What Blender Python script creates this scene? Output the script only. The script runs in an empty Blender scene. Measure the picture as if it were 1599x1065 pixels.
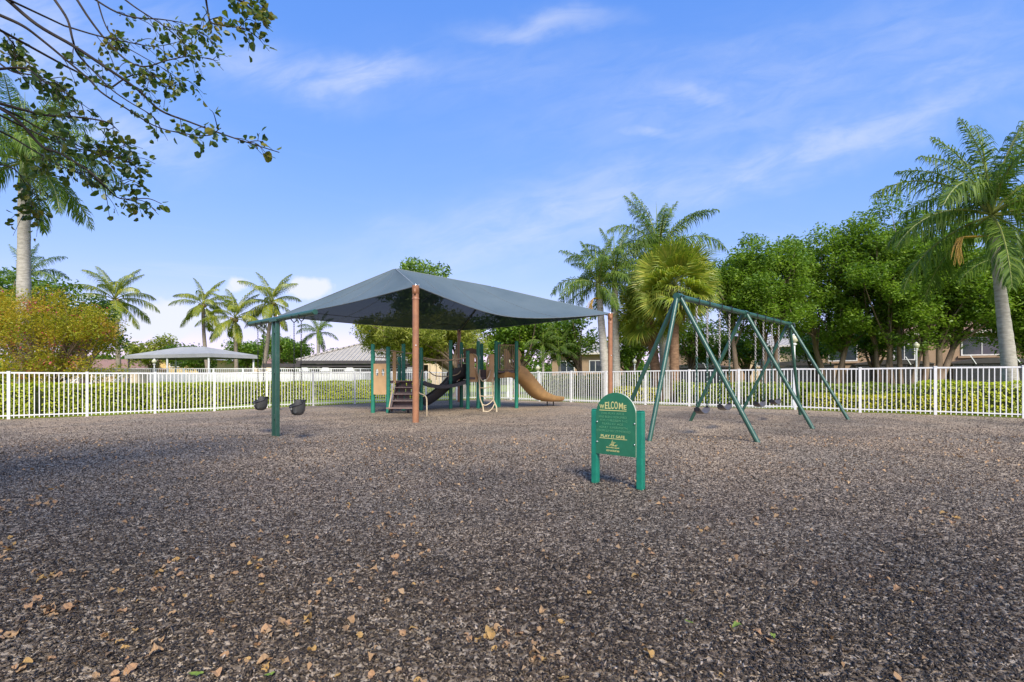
import bpy, bmesh, math, random
import numpy as np
from mathutils import Vector, Matrix, Euler

random.seed(11)
rng = np.random.default_rng(11)
S = bpy.context.scene
C = S.collection
R = math.radians

# ------------------------------------------------------------------ camera, sky, sun, exposure
F, HC, CX, HY = 765.0, 1.05, 799.5, 592.0          # focal length in photo pixels, eye height, principal column, horizon row
cam_d = bpy.data.cameras.new('camera')
cam = bpy.data.objects.new('camera', cam_d)
C.objects.link(cam)
cam.location = (0, 0, HC)
cam.rotation_euler = (R(90), 0, 0)
cam_d.sensor_width = 36
cam_d.lens = 36 * F / 1599
cam_d.shift_y = (HY - 532.5) / 1599
cam_d.clip_start = 0.05
cam_d.clip_end = 2000
S.camera = cam
S.view_settings.view_transform = 'Standard'
S.view_settings.look = 'None'
S.view_settings.gamma = 1
S.view_settings.use_curve_mapping = False
S.view_settings.exposure = 0.95

SUN_EL, SUN_AZ = R(42), R(168)                      # azimuth clockwise from +Y: behind the camera, to its right
sun_d = bpy.data.lights.new('sun', 'SUN')
sun_d.energy = 3.3
sun_d.angle = R(20)
sun_d.color = (1.0, 0.955, 0.87)
sun = bpy.data.objects.new('sun', sun_d)
C.objects.link(sun)
SD = Vector((math.sin(SUN_AZ) * math.cos(SUN_EL), math.cos(SUN_AZ) * math.cos(SUN_EL), math.sin(SUN_EL)))
sun.rotation_euler = SD.to_track_quat('Z', 'Y').to_euler()
sun.location = SD * 40

W = bpy.data.worlds.new('World')
S.world = W
W.use_nodes = True


class NT:
    """Small helper that writes shader nodes as expressions."""
    def __init__(s, tree):
        s.t = tree
        s.n = tree.nodes
        s.l = tree.links

    def put(s, sock, v):
        if isinstance(v, bpy.types.NodeSocket):
            s.l.new(v, sock)
        elif v is not None:
            if hasattr(sock.default_value, '__len__') and hasattr(v, '__len__') and len(v) == 3 and len(sock.default_value) == 4:
                v = (*v, 1)
            sock.default_value = v

    def new(s, typ, **kw):
        nd = s.n.new(typ)
        for k, v in kw.items():
            setattr(nd, k, v)
        return nd

    def m(s, op, a, b=None, c=None, clamp=False):
        nd = s.new('ShaderNodeMath', operation=op, use_clamp=clamp)
        for i, v in enumerate((a, b, c)):
            if v is not None:
                s.put(nd.inputs[i], v)
        return nd.outputs[0]

    def noise(s, vec, scale, detail=4, rough=0.55, dist=0.0):
        nd = s.new('ShaderNodeTexNoise')
        if vec is not None:
            s.put(nd.inputs['Vector'], vec)
        nd.inputs['Scale'].default_value = scale
        nd.inputs['Detail'].default_value = detail
        nd.inputs['Roughness'].default_value = rough
        nd.inputs['Distortion'].default_value = dist
        return nd.outputs[0]

    def ramp(s, fac, stops):
        nd = s.new('ShaderNodeValToRGB')
        e = nd.color_ramp.elements
        while len(e) < len(stops):
            e.new(0.5)
        for el, (p, c) in zip(e, stops):
            el.position = p
            el.color = (*c, 1) if len(c) == 3 else c
        s.put(nd.inputs[0], fac)
        return nd.outputs[0]

    def mix(s, fac, a, b, blend='MIX'):
        nd = s.new('ShaderNodeMix', data_type='RGBA', blend_type=blend)
        s.put(nd.inputs[0], fac)
        s.put(nd.inputs[6], a)
        s.put(nd.inputs[7], b)
        return nd.outputs[2]

    def smooth(s, v, a, b):
        nd = s.new('ShaderNodeMapRange', interpolation_type='SMOOTHSTEP')
        s.put(nd.inputs[0], v)
        nd.inputs[1].default_value = a
        nd.inputs[2].default_value = b
        return nd.outputs[0]

    def xyz(s, x, y, z):
        nd = s.new('ShaderNodeCombineXYZ')
        for i, v in enumerate((x, y, z)):
            s.put(nd.inputs[i], v)
        return nd.outputs[0]


def build_world():
    t = NT(W.node_tree)
    for nd in list(t.n):
        t.n.remove(nd)
    out = t.new('ShaderNodeOutputWorld')
    bg = t.new('ShaderNodeBackground')
    bg.inputs[1].default_value = 0.125
    t.l.new(bg.outputs[0], out.inputs[0])
    sky = t.new('ShaderNodeTexSky', sky_type='NISHITA')
    sky.sun_disc = False
    sky.sun_elevation = SUN_EL
    sky.sun_rotation = SUN_AZ
    sky.air_density = 1.0
    sky.dust_density = 0.35
    sky.ozone_density = 3.0
    tc = t.new('ShaderNodeTexCoord')
    sep = t.new('ShaderNodeSeparateXYZ')
    t.l.new(tc.outputs['Generated'], sep.inputs[0])
    x, y, z = sep.outputs
    sc = t.new('ShaderNodeSeparateColor')
    t.l.new(sky.outputs[0], sc.inputs[0])
    cr, cg, cb = sc.outputs[0], sc.outputs[1], sc.outputs[2]
    base = t.xyz(t.m('MULTIPLY', cr, 0.72), t.m('MULTIPLY', t.m('POWER', t.m('DIVIDE', cg, 1.437), 0.60), 1.44), t.m('MULTIPLY', t.m('POWER', t.m('DIVIDE', cb, 2.70), 0.30), 3.9))
    # thin high cirrus over the whole dome, drawn out along the wind
    zz = t.m('ADD', t.m('MAXIMUM', z, 0.0), 0.16)
    dx, dy = t.m('DIVIDE', x, zz), t.m('DIVIDE', y, zz)
    ang = R(24)
    a1 = t.m('ADD', t.m('MULTIPLY', dx, math.cos(ang)), t.m('MULTIPLY', dy, math.sin(ang)))
    a2 = t.m('SUBTRACT', t.m('MULTIPLY', dy, math.cos(ang)), t.m('MULTIPLY', dx, math.sin(ang)))
    streak = t.noise(t.xyz(t.m('MULTIPLY', a1, 0.55), t.m('MULTIPLY', a2, 2.3), 3.1), 1.6, 7, 0.60, 0.6)
    patch = t.noise(t.xyz(dx, dy, 7.7), 0.65, 3, 0.5)
    gen = t.m('MULTIPLY', t.smooth(streak, 0.46, 0.80), t.smooth(patch, 0.40, 0.66))
    gen = t.m('MULTIPLY', gen, 0.16)
    # the clouds that stand north of the playground, in slopes x/y and z/y
    yy = t.m('MAXIMUM', y, 0.03)
    u, v = t.m('DIVIDE', x, yy), t.m('DIVIDE', z, yy)
    front = t.smooth(y, 0.05, 0.30)
    wob = t.noise(t.xyz(u, v, 1.7), 5.0, 4, 0.6)
    wob2 = t.noise(t.xyz(u, v, 8.7), 5.0, 4, 0.6)

    def blob(px, py, lx, ly, deg, amp=1.0, jit=0.05):
        cu, cv = (px - CX) / F, (HY - py) / F
        a = R(deg)
        du = t.m('ADD', t.m('SUBTRACT', u, cu), t.m('MULTIPLY', t.m('SUBTRACT', wob, 0.5), jit * 2))
        dv = t.m('ADD', t.m('SUBTRACT', v, cv), t.m('MULTIPLY', t.m('SUBTRACT', wob2, 0.5), jit * 2))
        p = t.m('DIVIDE', t.m('ADD', t.m('MULTIPLY', du, math.cos(a)), t.m('MULTIPLY', dv, math.sin(a))), lx / F)
        q = t.m('DIVIDE', t.m('SUBTRACT', t.m('MULTIPLY', dv, math.cos(a)), t.m('MULTIPLY', du, math.sin(a))), ly / F)
        d2 = t.m('ADD', t.m('MULTIPLY', p, p), t.m('MULTIPLY', q, q))
        return t.m('MULTIPLY', t.m('POWER', 2.718, t.m('MULTIPLY', d2, -1.0)), amp)

    fine = t.noise(t.xyz(t.m('MULTIPLY', u, 3.0), t.m('ADD', t.m('MULTIPLY', v, 9.0), t.m('MULTIPLY', u, -2.2)), 0.4), 2.6, 8, 0.62, 0.5)
    cir = None
    for b in ((560, 118, 120, 26, 4, .80), (430, 105, 170, 36, -14, .50), (850, 40, 110, 20, 3, .55), (1085, 145, 95, 20, -8, .60),
              (1015, 205, 60, 14, 2, .55), (880, 335, 320, 62, 16, .58), (1290, 225, 360, 38, 19, .66), (1150, 150, 330, 90, 8, .34), (1450, 60, 240, 70, 8, .30), (780, 110, 200, 60, 5, .22), (1480, 110, 150, 20, 10, .35),
              (190, 210, 130, 45, -12, .62), (60, 60, 180, 90, -20, .62), (300, 60, 120, 40, -30, .40), (640, 360, 170, 30, 12, .25), (1180, 70, 260, 26, 8, .25)):
        g = blob(*b, jit=0.06)
        cir = g if cir is None else t.m('MAXIMUM', cir, g)
    cir = t.m('MULTIPLY', cir, t.m('ADD', t.m('MULTIPLY', t.smooth(fine, 0.22, 0.75), 0.55), 0.17))
    cum_n = t.noise(t.xyz(u, t.m('MULTIPLY', v, 1.25), 4.2), 15.0, 7, 0.58, 0.2)
    cum = None
    for b in ((262, 498, 62, 48, 0, 1.0), (212, 515, 40, 34, 0, .85), (492, 452, 44, 26, 0, 1.0), (378, 440, 30, 17, 0, .9), (330, 500, 60, 26, 0, .7), (455, 505, 80, 22, 0, .6), (120, 545, 90, 22, 0, .6)):
        g = blob(*b, jit=0.035)
        cum = g if cum is None else t.m('MAXIMUM', cum, g)
    cum = t.smooth(t.m('ADD', cum, t.m('MULTIPLY', t.m('SUBTRACT', cum_n, 0.5), 1.1)), 0.42, 0.80)
    loc = t.m('MULTIPLY', t.m('MAXIMUM', cir, t.m('MULTIPLY', cum, 0.92)), front)
    mask = t.m('MAXIMUM', gen, loc, clamp=True)
    mask = t.m('MULTIPLY', mask, t.smooth(z, -0.01, 0.03))
    col = t.mix(mask, base, (3.7, 3.85, 4.25))
    t.l.new(col, bg.inputs[0])


build_world()

# ------------------------------------------------------------------ ground shape and picture-to-place helpers


def sstep(v):
    v = np.clip(v, 0, 1)
    return v * v * (3 - 2 * v)


def gz(x, y):
    """Height of the ground: level, dipping 14 cm towards the far left."""
    x = np.asarray(x, float)
    y = np.asarray(y, float)
    z = -0.14 * sstep((-x - 4.5) / 9.5) * sstep((y - 1) / 7)
    for hx, hy, hr, hd in ((3.79, 9.78, .62, .07), (4.58, 10.55, .62, .07), (6.07, 12.01, .62, .07), (6.9, 12.82, .62, .07), (-5.0, 9.67, .5, .05), (-3.68, 8.5, .5, .05), (1.95, 19.9, .6, .04), (-3.25, 17.6, .5, .04)):
        z = z - hd * np.exp(-((x - hx) ** 2 + (y - hy) ** 2) / (hr * hr))
    z = z + 0.012 * np.sin(x * 1.3 + 0.7 * y) * np.sin(y * 0.9 - 0.4 * x) + 0.007 * np.sin(x * 3.7 - 1.9 * y) * np.sin(y * 2.9 + 1.3 * x)
    return z


def gzf(x, y):
    return float(gz(x, y))


def G(px, py):
    z = 0.0
    for _ in range(8):
        y = F * (HC - z) / (py - HY)
        x = (px - CX) / F * y
        z = gzf(x, y)
    return Vector((x, y, z))


def P(px, py, y):
    return Vector(((px - CX) / F * y, y, HC - (py - HY) / F * y))


def X_at(px, y):
    return (px - CX) / F * y


# ------------------------------------------------------------------ materials
MATS = {}


def mat(name, col, col2=None, scale=6.0, rough=0.5, bump=0.0, bscale=40.0, spec=0.5, metal=0.0, island=0.0, coat=0.0, stretch=None, dirt=None):
    if name in MATS:
        return MATS[name]
    m = bpy.data.materials.new(name)
    m.use_nodes = True
    t = NT(m.node_tree)
    b = t.n['Principled BSDF']
    tc = t.new('ShaderNodeTexCoord').outputs['Object']
    if stretch:
        mp = t.new('ShaderNodeMapping')
        t.l.new(tc, mp.inputs[0])
        mp.inputs['Scale'].default_value = stretch
        tc = mp.outputs[0]
    c2 = col2 if col2 else tuple(c * 0.72 for c in col)
    nz = t.noise(tc, scale, 6, 0.6)
    c = t.ramp(nz, [(0.32, c2), (0.66, col)])
    if dirt:
        dn = t.noise(tc, 2.3, 8, 0.7)
        c = t.mix(t.m('MULTIPLY', t.smooth(dn, 0.52, 0.75), 0.55), c, dirt)
    if island:
        gi = t.new('ShaderNodeNewGeometry').outputs['Random Per Island']
        f = t.m('ADD', t.m('MULTIPLY', gi, island * 2), 1 - island)
        c = t.mix(1.0, c, t.xyz(f, f, f), 'MULTIPLY')
    t.put(b.inputs['Base Color'], c)
    t.put(b.inputs['Roughness'], t.m('ADD', rough - 0.08, t.m('MULTIPLY', nz, 0.16), clamp=True))
    b.inputs['Specular IOR Level'].default_value = spec
    b.inputs['Metallic'].default_value = metal
    b.inputs['Coat Weight'].default_value = coat
    if bump:
        bp = t.new('ShaderNodeBump')
        bp.inputs['Strength'].default_value = bump
        bp.inputs['Distance'].default_value = 0.02
        t.put(bp.inputs['Height'], t.noise(tc, bscale, 5, 0.65))
        t.l.new(bp.outputs[0], b.inputs['Normal'])
    MATS[name] = m
    return m


def leafmat(name, cols, trans=0.35, rough=0.45, spec=0.35, tint=None, giw=0.7):
    """Leaves: a colour of its own for each leaf, part of the light passing through."""
    if name in MATS:
        return MATS[name]
    m = bpy.data.materials.new(name)
    m.use_nodes = True
    t = NT(m.node_tree)
    b = t.n['Principled BSDF']
    gi = t.new('ShaderNodeNewGeometry').outputs['Random Per Island']
    tc = t.new('ShaderNodeTexCoord').outputs['Object']
    nz = t.noise(tc, 0.9, 4, 0.6)
    f = t.m('ADD', t.m('MULTIPLY', gi, giw), t.m('MULTIPLY', t.smooth(nz, 0.3, 0.7), 1.0 - giw), clamp=True)
    n = len(cols)
    c = t.ramp(f, [(0.05 + 0.9 * i / max(1, n - 1), cc) for i, cc in enumerate(cols)])
    t.put(b.inputs['Base Color'], c)
    b.inputs['Roughness'].default_value = rough
    b.inputs['Specular IOR Level'].default_value = spec
    tr = t.new('ShaderNodeBsdfTranslucent')
    tcol = t.mix(1.0, c, tint if tint else (1.5, 1.7, 0.7), 'MULTIPLY')
    t.put(tr.inputs[0], tcol)
    mx = t.new('ShaderNodeMixShader')
    mx.inputs[0].default_value = trans
    t.l.new(b.outputs[0], mx.inputs[1])
    t.l.new(tr.outputs[0], mx.inputs[2])
    t.l.new(mx.outputs[0], t.n['Material Output'].inputs[0])
    MATS[name] = m
    return m


def mulch_mat():
    m = bpy.data.materials.new('mulch_bed')
    m.use_nodes = True
    t = NT(m.node_tree)
    b = t.n['Principled BSDF']
    tc = t.new('ShaderNodeTexCoord').outputs['Object']
    vo = t.new('ShaderNodeTexVoronoi')
    t.l.new(tc, vo.inputs['Vector'])
    vo.inputs['Scale'].default_value = 52
    vo.inputs['Randomness'].default_value = 1
    sp = t.new('ShaderNodeSeparateColor')
    t.l.new(vo.outputs['Color'], sp.inputs[0])
    big = t.noise(tc, 0.55, 5, 0.6)
    chip = t.ramp(sp.outputs[0], [(0.0, (0.074, 0.055, 0.037)), (0.45, (0.196, 0.151, 0.102)), (0.8, (0.330, 0.260, 0.182)), (1.0, (0.53, 0.43, 0.31))])
    c = t.mix(t.smooth(big, 0.35, 0.68), chip, t.mix(1.0, chip, (1.30, 1.22, 1.14), 'MULTIPLY'))
    red = t.noise(tc, 1.7, 5, 0.7)
    c = t.mix(t.m('MULTIPLY', t.smooth(red, 0.5, 0.7), 0.35), c, (0.13, 0.088, 0.066))
    damp = t.noise(tc, 0.23, 6, 0.68, 0.8)
    c = t.mix(1.0, c, t.mix(t.smooth(damp, 0.46, 0.66), (1.06, 1.05, 1.03), (0.66, 0.65, 0.65)), 'MULTIPLY')
    t.put(b.inputs['Base Color'], c)
    b.inputs['Roughness'].default_value = 0.75
    b.inputs['Specular IOR Level'].default_value = 0.35
    bp = t.new('ShaderNodeBump')
    bp.inputs['Strength'].default_value = 0.9
    bp.inputs['Distance'].default_value = 0.012
    h = t.m('ADD', t.m('MULTIPLY', sp.outputs[1], 0.7), t.noise(tc, 70, 3, 0.7))
    t.put(bp.inputs['Height'], h)
    t.l.new(bp.outputs[0], b.inputs['Normal'])
    return m


def chip_mat():
    m = bpy.data.materials.new('rubber_chips')
    m.use_nodes = True
    t = NT(m.node_tree)
    b = t.n['Principled BSDF']
    g = t.new('ShaderNodeNewGeometry').outputs['Random Per Island']
    tc = t.new('ShaderNodeTexCoord').outputs['Object']
    big = t.noise(tc, 0.8, 4, 0.6)
    c = t.ramp(g, [(0.0, (0.014, 0.011, 0.008)), (0.42, (0.047, 0.035, 0.026)), (0.78, (0.100, 0.075, 0.054)), (0.94, (0.18, 0.138, 0.100)), (0.972, (0.36, 0.29, 0.22)), (1.0, (0.50, 0.42, 0.33))])
    c = t.mix(t.smooth(big, 0.35, 0.7), c, t.mix(1.0, c, (1.22, 1.12, 1.05), 'MULTIPLY'))
    damp = t.noise(tc, 0.23, 6, 0.68, 0.8)
    c = t.mix(1.0, c, t.mix(t.smooth(damp, 0.46, 0.66), (1.06, 1.05, 1.03), (0.66, 0.65, 0.65)), 'MULTIPLY')
    t.put(b.inputs['Base Color'], c)
    b.inputs['Roughness'].default_value = 0.62
    b.inputs['Specular IOR Level'].default_value = 0.4
    return m


def lawn_mat():
    m = bpy.data.materials.new('lawn_grass')
    m.use_nodes = True
    t = NT(m.node_tree)
    b = t.n['Principled BSDF']
    tc = t.new('ShaderNodeTexCoord').outputs['Object']
    n1 = t.noise(tc, 0.6, 6, 0.6)
    n2 = t.noise(tc, 22, 6, 0.75)
    c = t.ramp(t.m('ADD', t.m('MULTIPLY', n1, 0.45), t.m('MULTIPLY', n2, 0.55)), [(0.32, (0.10, 0.15, 0.014)), (0.55, (0.22, 0.28, 0.03)), (0.72, (0.33, 0.36, 0.05))])
    t.put(b.inputs['Base Color'], c)
    b.inputs['Roughness'].default_value = 0.85
    b.inputs['Specular IOR Level'].default_value = 0.15
    bp = t.new('ShaderNodeBump')
    bp.inputs['Strength'].default_value = 0.8
    bp.inputs['Distance'].default_value = 0.05
    t.put(bp.inputs['Height'], t.noise(tc, 45, 4, 0.7))
    t.l.new(bp.outputs[0], b.inputs['Normal'])
    return m


def fabric_mat():
    """Knitted shade cloth: dull grey, a little of what is behind shows through its holes."""
    m = bpy.data.materials.new('shade_cloth')
    m.use_nodes = True
    t = NT(m.node_tree)
    b = t.n['Principled BSDF']
    tc = t.new('ShaderNodeTexCoord').outputs['Object']
    n1 = t.noise(tc, 0.7, 4, 0.55)
    weave = t.noise(tc, 160, 2, 0.5)
    c = t.ramp(t.m('ADD', t.m('MULTIPLY', n1, 0.8), t.m('MULTIPLY', weave, 0.2)), [(0.3, (0.082, 0.114, 0.130)), (0.7, (0.114, 0.148, 0.162))])
    under = t.new('ShaderNodeNewGeometry').outputs['Backfacing']     # shade under the cloth put into the colour: navy on back faces
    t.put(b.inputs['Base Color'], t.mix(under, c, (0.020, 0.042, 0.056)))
    b.inputs['Roughness'].default_value = 0.8
    b.inputs['Specular IOR Level'].default_value = 0.15
    tr = t.new('ShaderNodeBsdfTransparent')
    mx = t.new('ShaderNodeMixShader')
    mx.inputs[0].default_value = 0.06
    t.l.new(b.outputs[0], mx.inputs[1])
    t.l.new(tr.outputs[0], mx.inputs[2])
    t.l.new(mx.outputs[0], t.n['Material Output'].inputs[0])
    return m


def screen_mat():
    m = bpy.data.materials.new('insect_screen')
    m.use_nodes = True
    t = NT(m.node_tree)
    b = t.n['Principled BSDF']
    tc = t.new('ShaderNodeTexCoord').outputs['Object']
    t.put(b.inputs['Base Color'], t.ramp(t.noise(tc, 3, 3), [(0.3, (0.018, 0.02, 0.022)), (0.7, (0.035, 0.037, 0.04))]))
    b.inputs['Roughness'].default_value = 0.6
    tr = t.new('ShaderNodeBsdfTransparent')
    mx = t.new('ShaderNodeMixShader')
    mx.inputs[0].default_value = 0.25
    t.l.new(b.outputs[0], mx.inputs[1])
    t.l.new(tr.outputs[0], mx.inputs[2])
    t.l.new(mx.outputs[0], t.n['Material Output'].inputs[0])
    return m


def tile_mat(name, ca, cb, ribs=3.2):
    m = bpy.data.materials.new(name)
    m.use_nodes = True
    t = NT(m.node_tree)
    b = t.n['Principled BSDF']
    tc = t.new('ShaderNodeTexCoord').outputs['Object']
    sep = t.new('ShaderNodeSeparateXYZ')
    t.l.new(tc, sep.inputs[0])
    w = t.m('SINE', t.m('MULTIPLY', sep.outputs[0], ribs * 6.283))
    course = t.m('FRACT', t.m('MULTIPLY', sep.outputs[2], 6.5))
    n = t.noise(tc, 5, 6, 0.7)
    c = t.ramp(n, [(0.3, cb), (0.7, ca)])
    t.put(b.inputs['Base Color'], c)
    b.inputs['Roughness'].default_value = 0.75
    bp = t.new('ShaderNodeBump')
    bp.inputs['Strength'].default_value = 1.0
    bp.inputs['Distance'].default_value = 0.08
    t.put(bp.inputs['Height'], t.m('ADD', w, t.m('MULTIPLY', course, 0.8)))
    t.l.new(bp.outputs[0], b.inputs['Normal'])
    return m


M_white = mat('white_paint', (0.76, 0.76, 0.73), (0.64, 0.64, 0.60), 9, 0.42, dirt=(0.52, 0.50, 0.43))
M_green = mat('green_steel', (0.027, 0.090, 0.062), (0.019, 0.068, 0.047), 7, 0.36, 0.12, 60, dirt=(0.085, 0.15, 0.125))
M_greenp = mat('green_post_plastic', (0.012, 0.235, 0.145), (0.008, 0.185, 0.115), 8, 0.42, 0.06, 90)
M_playgreen = mat('green_play_post', (0.018, 0.200, 0.125), (0.012, 0.150, 0.095), 8, 0.40, 0.06, 80, dirt=(0.05, 0.15, 0.11))
M_panel = mat('sign_panel_green', (0.022, 0.175, 0.088), (0.018, 0.145, 0.072), 12, 0.55, 0.10, 300)
M_edge = mat('sign_edge_sunlit', (0.62, 0.64, 0.48), (0.5, 0.54, 0.40), 30, 0.6)  # sunlit brightness of the panel's edge put into its colour
M_cream = mat('sign_lettering_cream', (0.70, 0.66, 0.27), (0.60, 0.56, 0.22), 40, 0.6)
M_faint = mat('sign_lettering_worn', (0.14, 0.36, 0.19), (0.065, 0.26, 0.125), 60, 0.6)
M_bolt = mat('bolt_steel', (0.62, 0.64, 0.62), None, 30, 0.3, metal=0.9)
M_terra = mat('canopy_post_paint', (0.33, 0.150, 0.072), (0.25, 0.110, 0.054), 6, 0.45, 0.08, 60, dirt=(0.22, 0.12, 0.085))
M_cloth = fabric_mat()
M_tan = mat('tan_plastic', (0.58, 0.345, 0.135), (0.48, 0.28, 0.105), 5, 0.45, 0.04, 80, dirt=(0.30, 0.20, 0.11))
M_tanpanel = mat('tan_panel', (0.52, 0.325, 0.150), (0.44, 0.272, 0.12), 5, 0.55, 0.05, 90)
M_tantube = mat('tan_coated_tube', (0.50, 0.38, 0.235), (0.42, 0.31, 0.18), 8, 0.4)
M_creamtube = mat('cream_coated_tube', (0.50, 0.40, 0.26), (0.42, 0.33, 0.20), 8, 0.4)
M_brown = mat('brown_plastic', (0.055, 0.036, 0.034), (0.036, 0.025, 0.024), 9, 0.5, 0.06, 60)
M_vinyl = mat('brown_deck_vinyl', (0.135, 0.095, 0.088), (0.095, 0.066, 0.062), 10, 0.6, 0.15, 50)
M_grey = mat('dark_grey_plastic', (0.050, 0.050, 0.050), (0.034, 0.034, 0.035), 8, 0.45, 0.05, 60)
M_black = mat('black_rubber', (0.016, 0.016, 0.018), (0.010, 0.010, 0.011), 12, 0.5)
M_seat = mat('grey_rubber_seat', (0.075, 0.075, 0.070), (0.052, 0.052, 0.050), 12, 0.45)
M_belt = mat('belt_seat_rubber', (0.11, 0.10, 0.095), (0.075, 0.068, 0.065), 12, 0.30)
M_tag = mat('seat_tag', (0.42, 0.42, 0.36), (0.28, 0.28, 0.24), 60, 0.5)
M_chain = mat('galvanised_chain', (0.42, 0.40, 0.37), (0.26, 0.24, 0.22), 50, 0.45, metal=0.5)
M_chaing = mat('green_coated_chain', (0.030, 0.085, 0.062), (0.02, 0.06, 0.045), 40, 0.45)
M_bark = mat('grey_brown_bark', (0.24, 0.18, 0.13), (0.12, 0.085, 0.06), 3, 0.9, 0.9, 14, 0.1, stretch=(1, 1, 0.25))
M_barkd = mat('dark_twig_bark', (0.060, 0.050, 0.044), (0.030, 0.025, 0.023), 6, 0.9, 0.4, 40, 0.1)
M_palmt = mat('royal_palm_trunk', (0.46, 0.43, 0.36), (0.27, 0.25, 0.205), 5, 0.85, 0.5, 9, 0.1, stretch=(1, 1, 3.5), dirt=(0.17, 0.165, 0.13))
M_palmb = mat('brown_palm_trunk', (0.27, 0.165, 0.095), (0.13, 0.075, 0.045), 6, 0.9, 0.9, 16, 0.1, stretch=(1, 1, 2))
M_cocot = mat('coconut_trunk', (0.30, 0.255, 0.195), (0.16, 0.13, 0.10), 5, 0.9, 0.5, 9, 0.1, stretch=(1, 1, 4))
M_shaft = mat('palm_crownshaft', (0.20, 0.26, 0.035), (0.12, 0.19, 0.02), 3, 0.4, stretch=(1, 1, 0.4))
M_rachis = mat('palm_midrib', (0.22, 0.24, 0.06), (0.14, 0.17, 0.035), 4, 0.5)
M_fruit = mat('palm_flower_stalk', (0.50, 0.29, 0.04), (0.30, 0.19, 0.03), 9, 0.6)
M_royal = leafmat('royal_palm_leaf', [(0.040, 0.085, 0.012), (0.095, 0.160, 0.022), (0.190, 0.255, 0.036)], 0.34, 0.48, 0.22)
M_coco = leafmat('coconut_leaf', [(0.080, 0.130, 0.010), (0.20, 0.235, 0.016), (0.40, 0.36, 0.028)], 0.34, 0.38, 0.45)
M_fan = leafmat('fan_palm_leaf', [(0.120, 0.180, 0.020), (0.25, 0.30, 0.034), (0.44, 0.40, 0.065)], 0.30, 0.45, 0.4)
M_fandry = leafmat('dry_fan_leaf', [(0.20, 0.13, 0.05), (0.30, 0.21, 0.08), (0.36, 0.27, 0.12)], 0.25, 0.6, 0.2, (1.2, 1.1, 0.7))
M_ficus = leafmat('ficus_leaf', [(0.055, 0.115, 0.016), (0.140, 0.228, 0.028), (0.27, 0.36, 0.050)], 0.34, 0.42, 0.40, giw=0.5)
M_dkleaf = leafmat('dark_tree_leaf', [(0.042, 0.092, 0.014), (0.105, 0.175, 0.020), (0.205, 0.285, 0.032)], 0.36, 0.42, 0.40, giw=0.5)
M_willow = leafmat('feathery_leaf', [(0.130, 0.170, 0.024), (0.25, 0.27, 0.042), (0.38, 0.37, 0.075)], 0.36, 0.5, 0.3)
M_crape = leafmat('crape_leaf', [(0.150, 0.205, 0.018), (0.30, 0.31, 0.028), (0.43, 0.36, 0.036), (0.46, 0.26, 0.040)], 0.45, 0.5, 0.3, (1.5, 1.4, 0.7), giw=0.4)
M_pink = leafmat('crape_blossom', [(0.38, 0.045, 0.060), (0.46, 0.10, 0.10), (0.42, 0.15, 0.10)], 0.3, 0.6, 0.2, (1.2, 0.9, 0.9))
M_hedge = leafmat('hedge_leaf', [(0.185, 0.230, 0.014), (0.38, 0.42, 0.026), (0.58, 0.56, 0.040)], 0.38, 0.45, 0.4)
M_hedged = leafmat('dark_hedge_leaf', [(0.090, 0.140, 0.016), (0.200, 0.255, 0.024), (0.36, 0.38, 0.034)], 0.36, 0.45, 0.4)
M_lime = leafmat('lime_hedge_leaf', [(0.190, 0.215, 0.008), (0.38, 0.37, 0.014), (0.55, 0.47, 0.022)], 0.32, 0.45, 0.4)
M_hcore = mat('hedge_twigs', (0.060, 0.072, 0.022), (0.034, 0.042, 0.014), 14, 0.9, 0.8, 30, 0.1)
M_orchid = leafmat('orchid_tree_leaf', [(0.022, 0.052, 0.012), (0.050, 0.092, 0.018), (0.100, 0.140, 0.020), (0.24, 0.18, 0.020)], 0.34, 0.4, 0.45)
M_dry = [leafmat('dry_leaf_tan', [(0.30, 0.17, 0.08), (0.42, 0.26, 0.13), (0.50, 0.35, 0.20)], 0.12, 0.6, 0.2, (1.1, 1.0, 0.8)),
         leafmat('dry_leaf_rust', [(0.28, 0.14, 0.07), (0.42, 0.245, 0.125), (0.50, 0.33, 0.18)], 0.12, 0.6, 0.2, (1.1, 1.0, 0.8)),
         leafmat('dry_leaf_amber', [(0.36, 0.20, 0.06), (0.48, 0.29, 0.10), (0.52, 0.36, 0.16)], 0.15, 0.55, 0.2, (1.1, 1.0, 0.8))]
M_freshleaf = leafmat('fresh_leaf', [(0.16, 0.24, 0.035), (0.24, 0.32, 0.06)], 0.2, 0.5, 0.3)
M_wall = mat('tan_stucco', (0.34, 0.235, 0.148), (0.29, 0.198, 0.122), 3, 0.9, 0.3, 60, 0.1)
M_wallc = mat('cream_stucco', (0.58, 0.45, 0.29), (0.50, 0.385, 0.245), 3, 0.9, 0.3, 60, 0.1)
M_wally = mat('yellow_stucco', (0.56, 0.41, 0.17), (0.49, 0.355, 0.14), 3, 0.9, 0.3, 60, 0.1)
M_fascia = mat('pale_fascia', (0.62, 0.56, 0.46), None, 4, 0.7)
M_dkfascia = mat('dark_fascia', (0.055, 0.048, 0.045), None, 4, 0.6)
M_tileg = tile_mat('grey_roof_tile', (0.52, 0.48, 0.42), (0.34, 0.31, 0.27))
M_tiler = tile_mat('terracotta_roof_tile', (0.44, 0.25, 0.18), (0.28, 0.15, 0.10))
M_glass = mat('window_glass', (0.045, 0.055, 0.062), (0.025, 0.032, 0.038), 2, 0.08, spec=0.8)
M_winf = mat('window_frame_paint', (0.66, 0.64, 0.58), None, 6, 0.5)
M_screen = screen_mat()
M_scrf = mat('bronze_screen_frame', (0.045, 0.040, 0.036), None, 6, 0.5)
M_pav = mat('pavilion_cloth', (0.34, 0.34, 0.33), (0.29, 0.29, 0.285), 2, 0.75, 0.05, 60)
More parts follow.
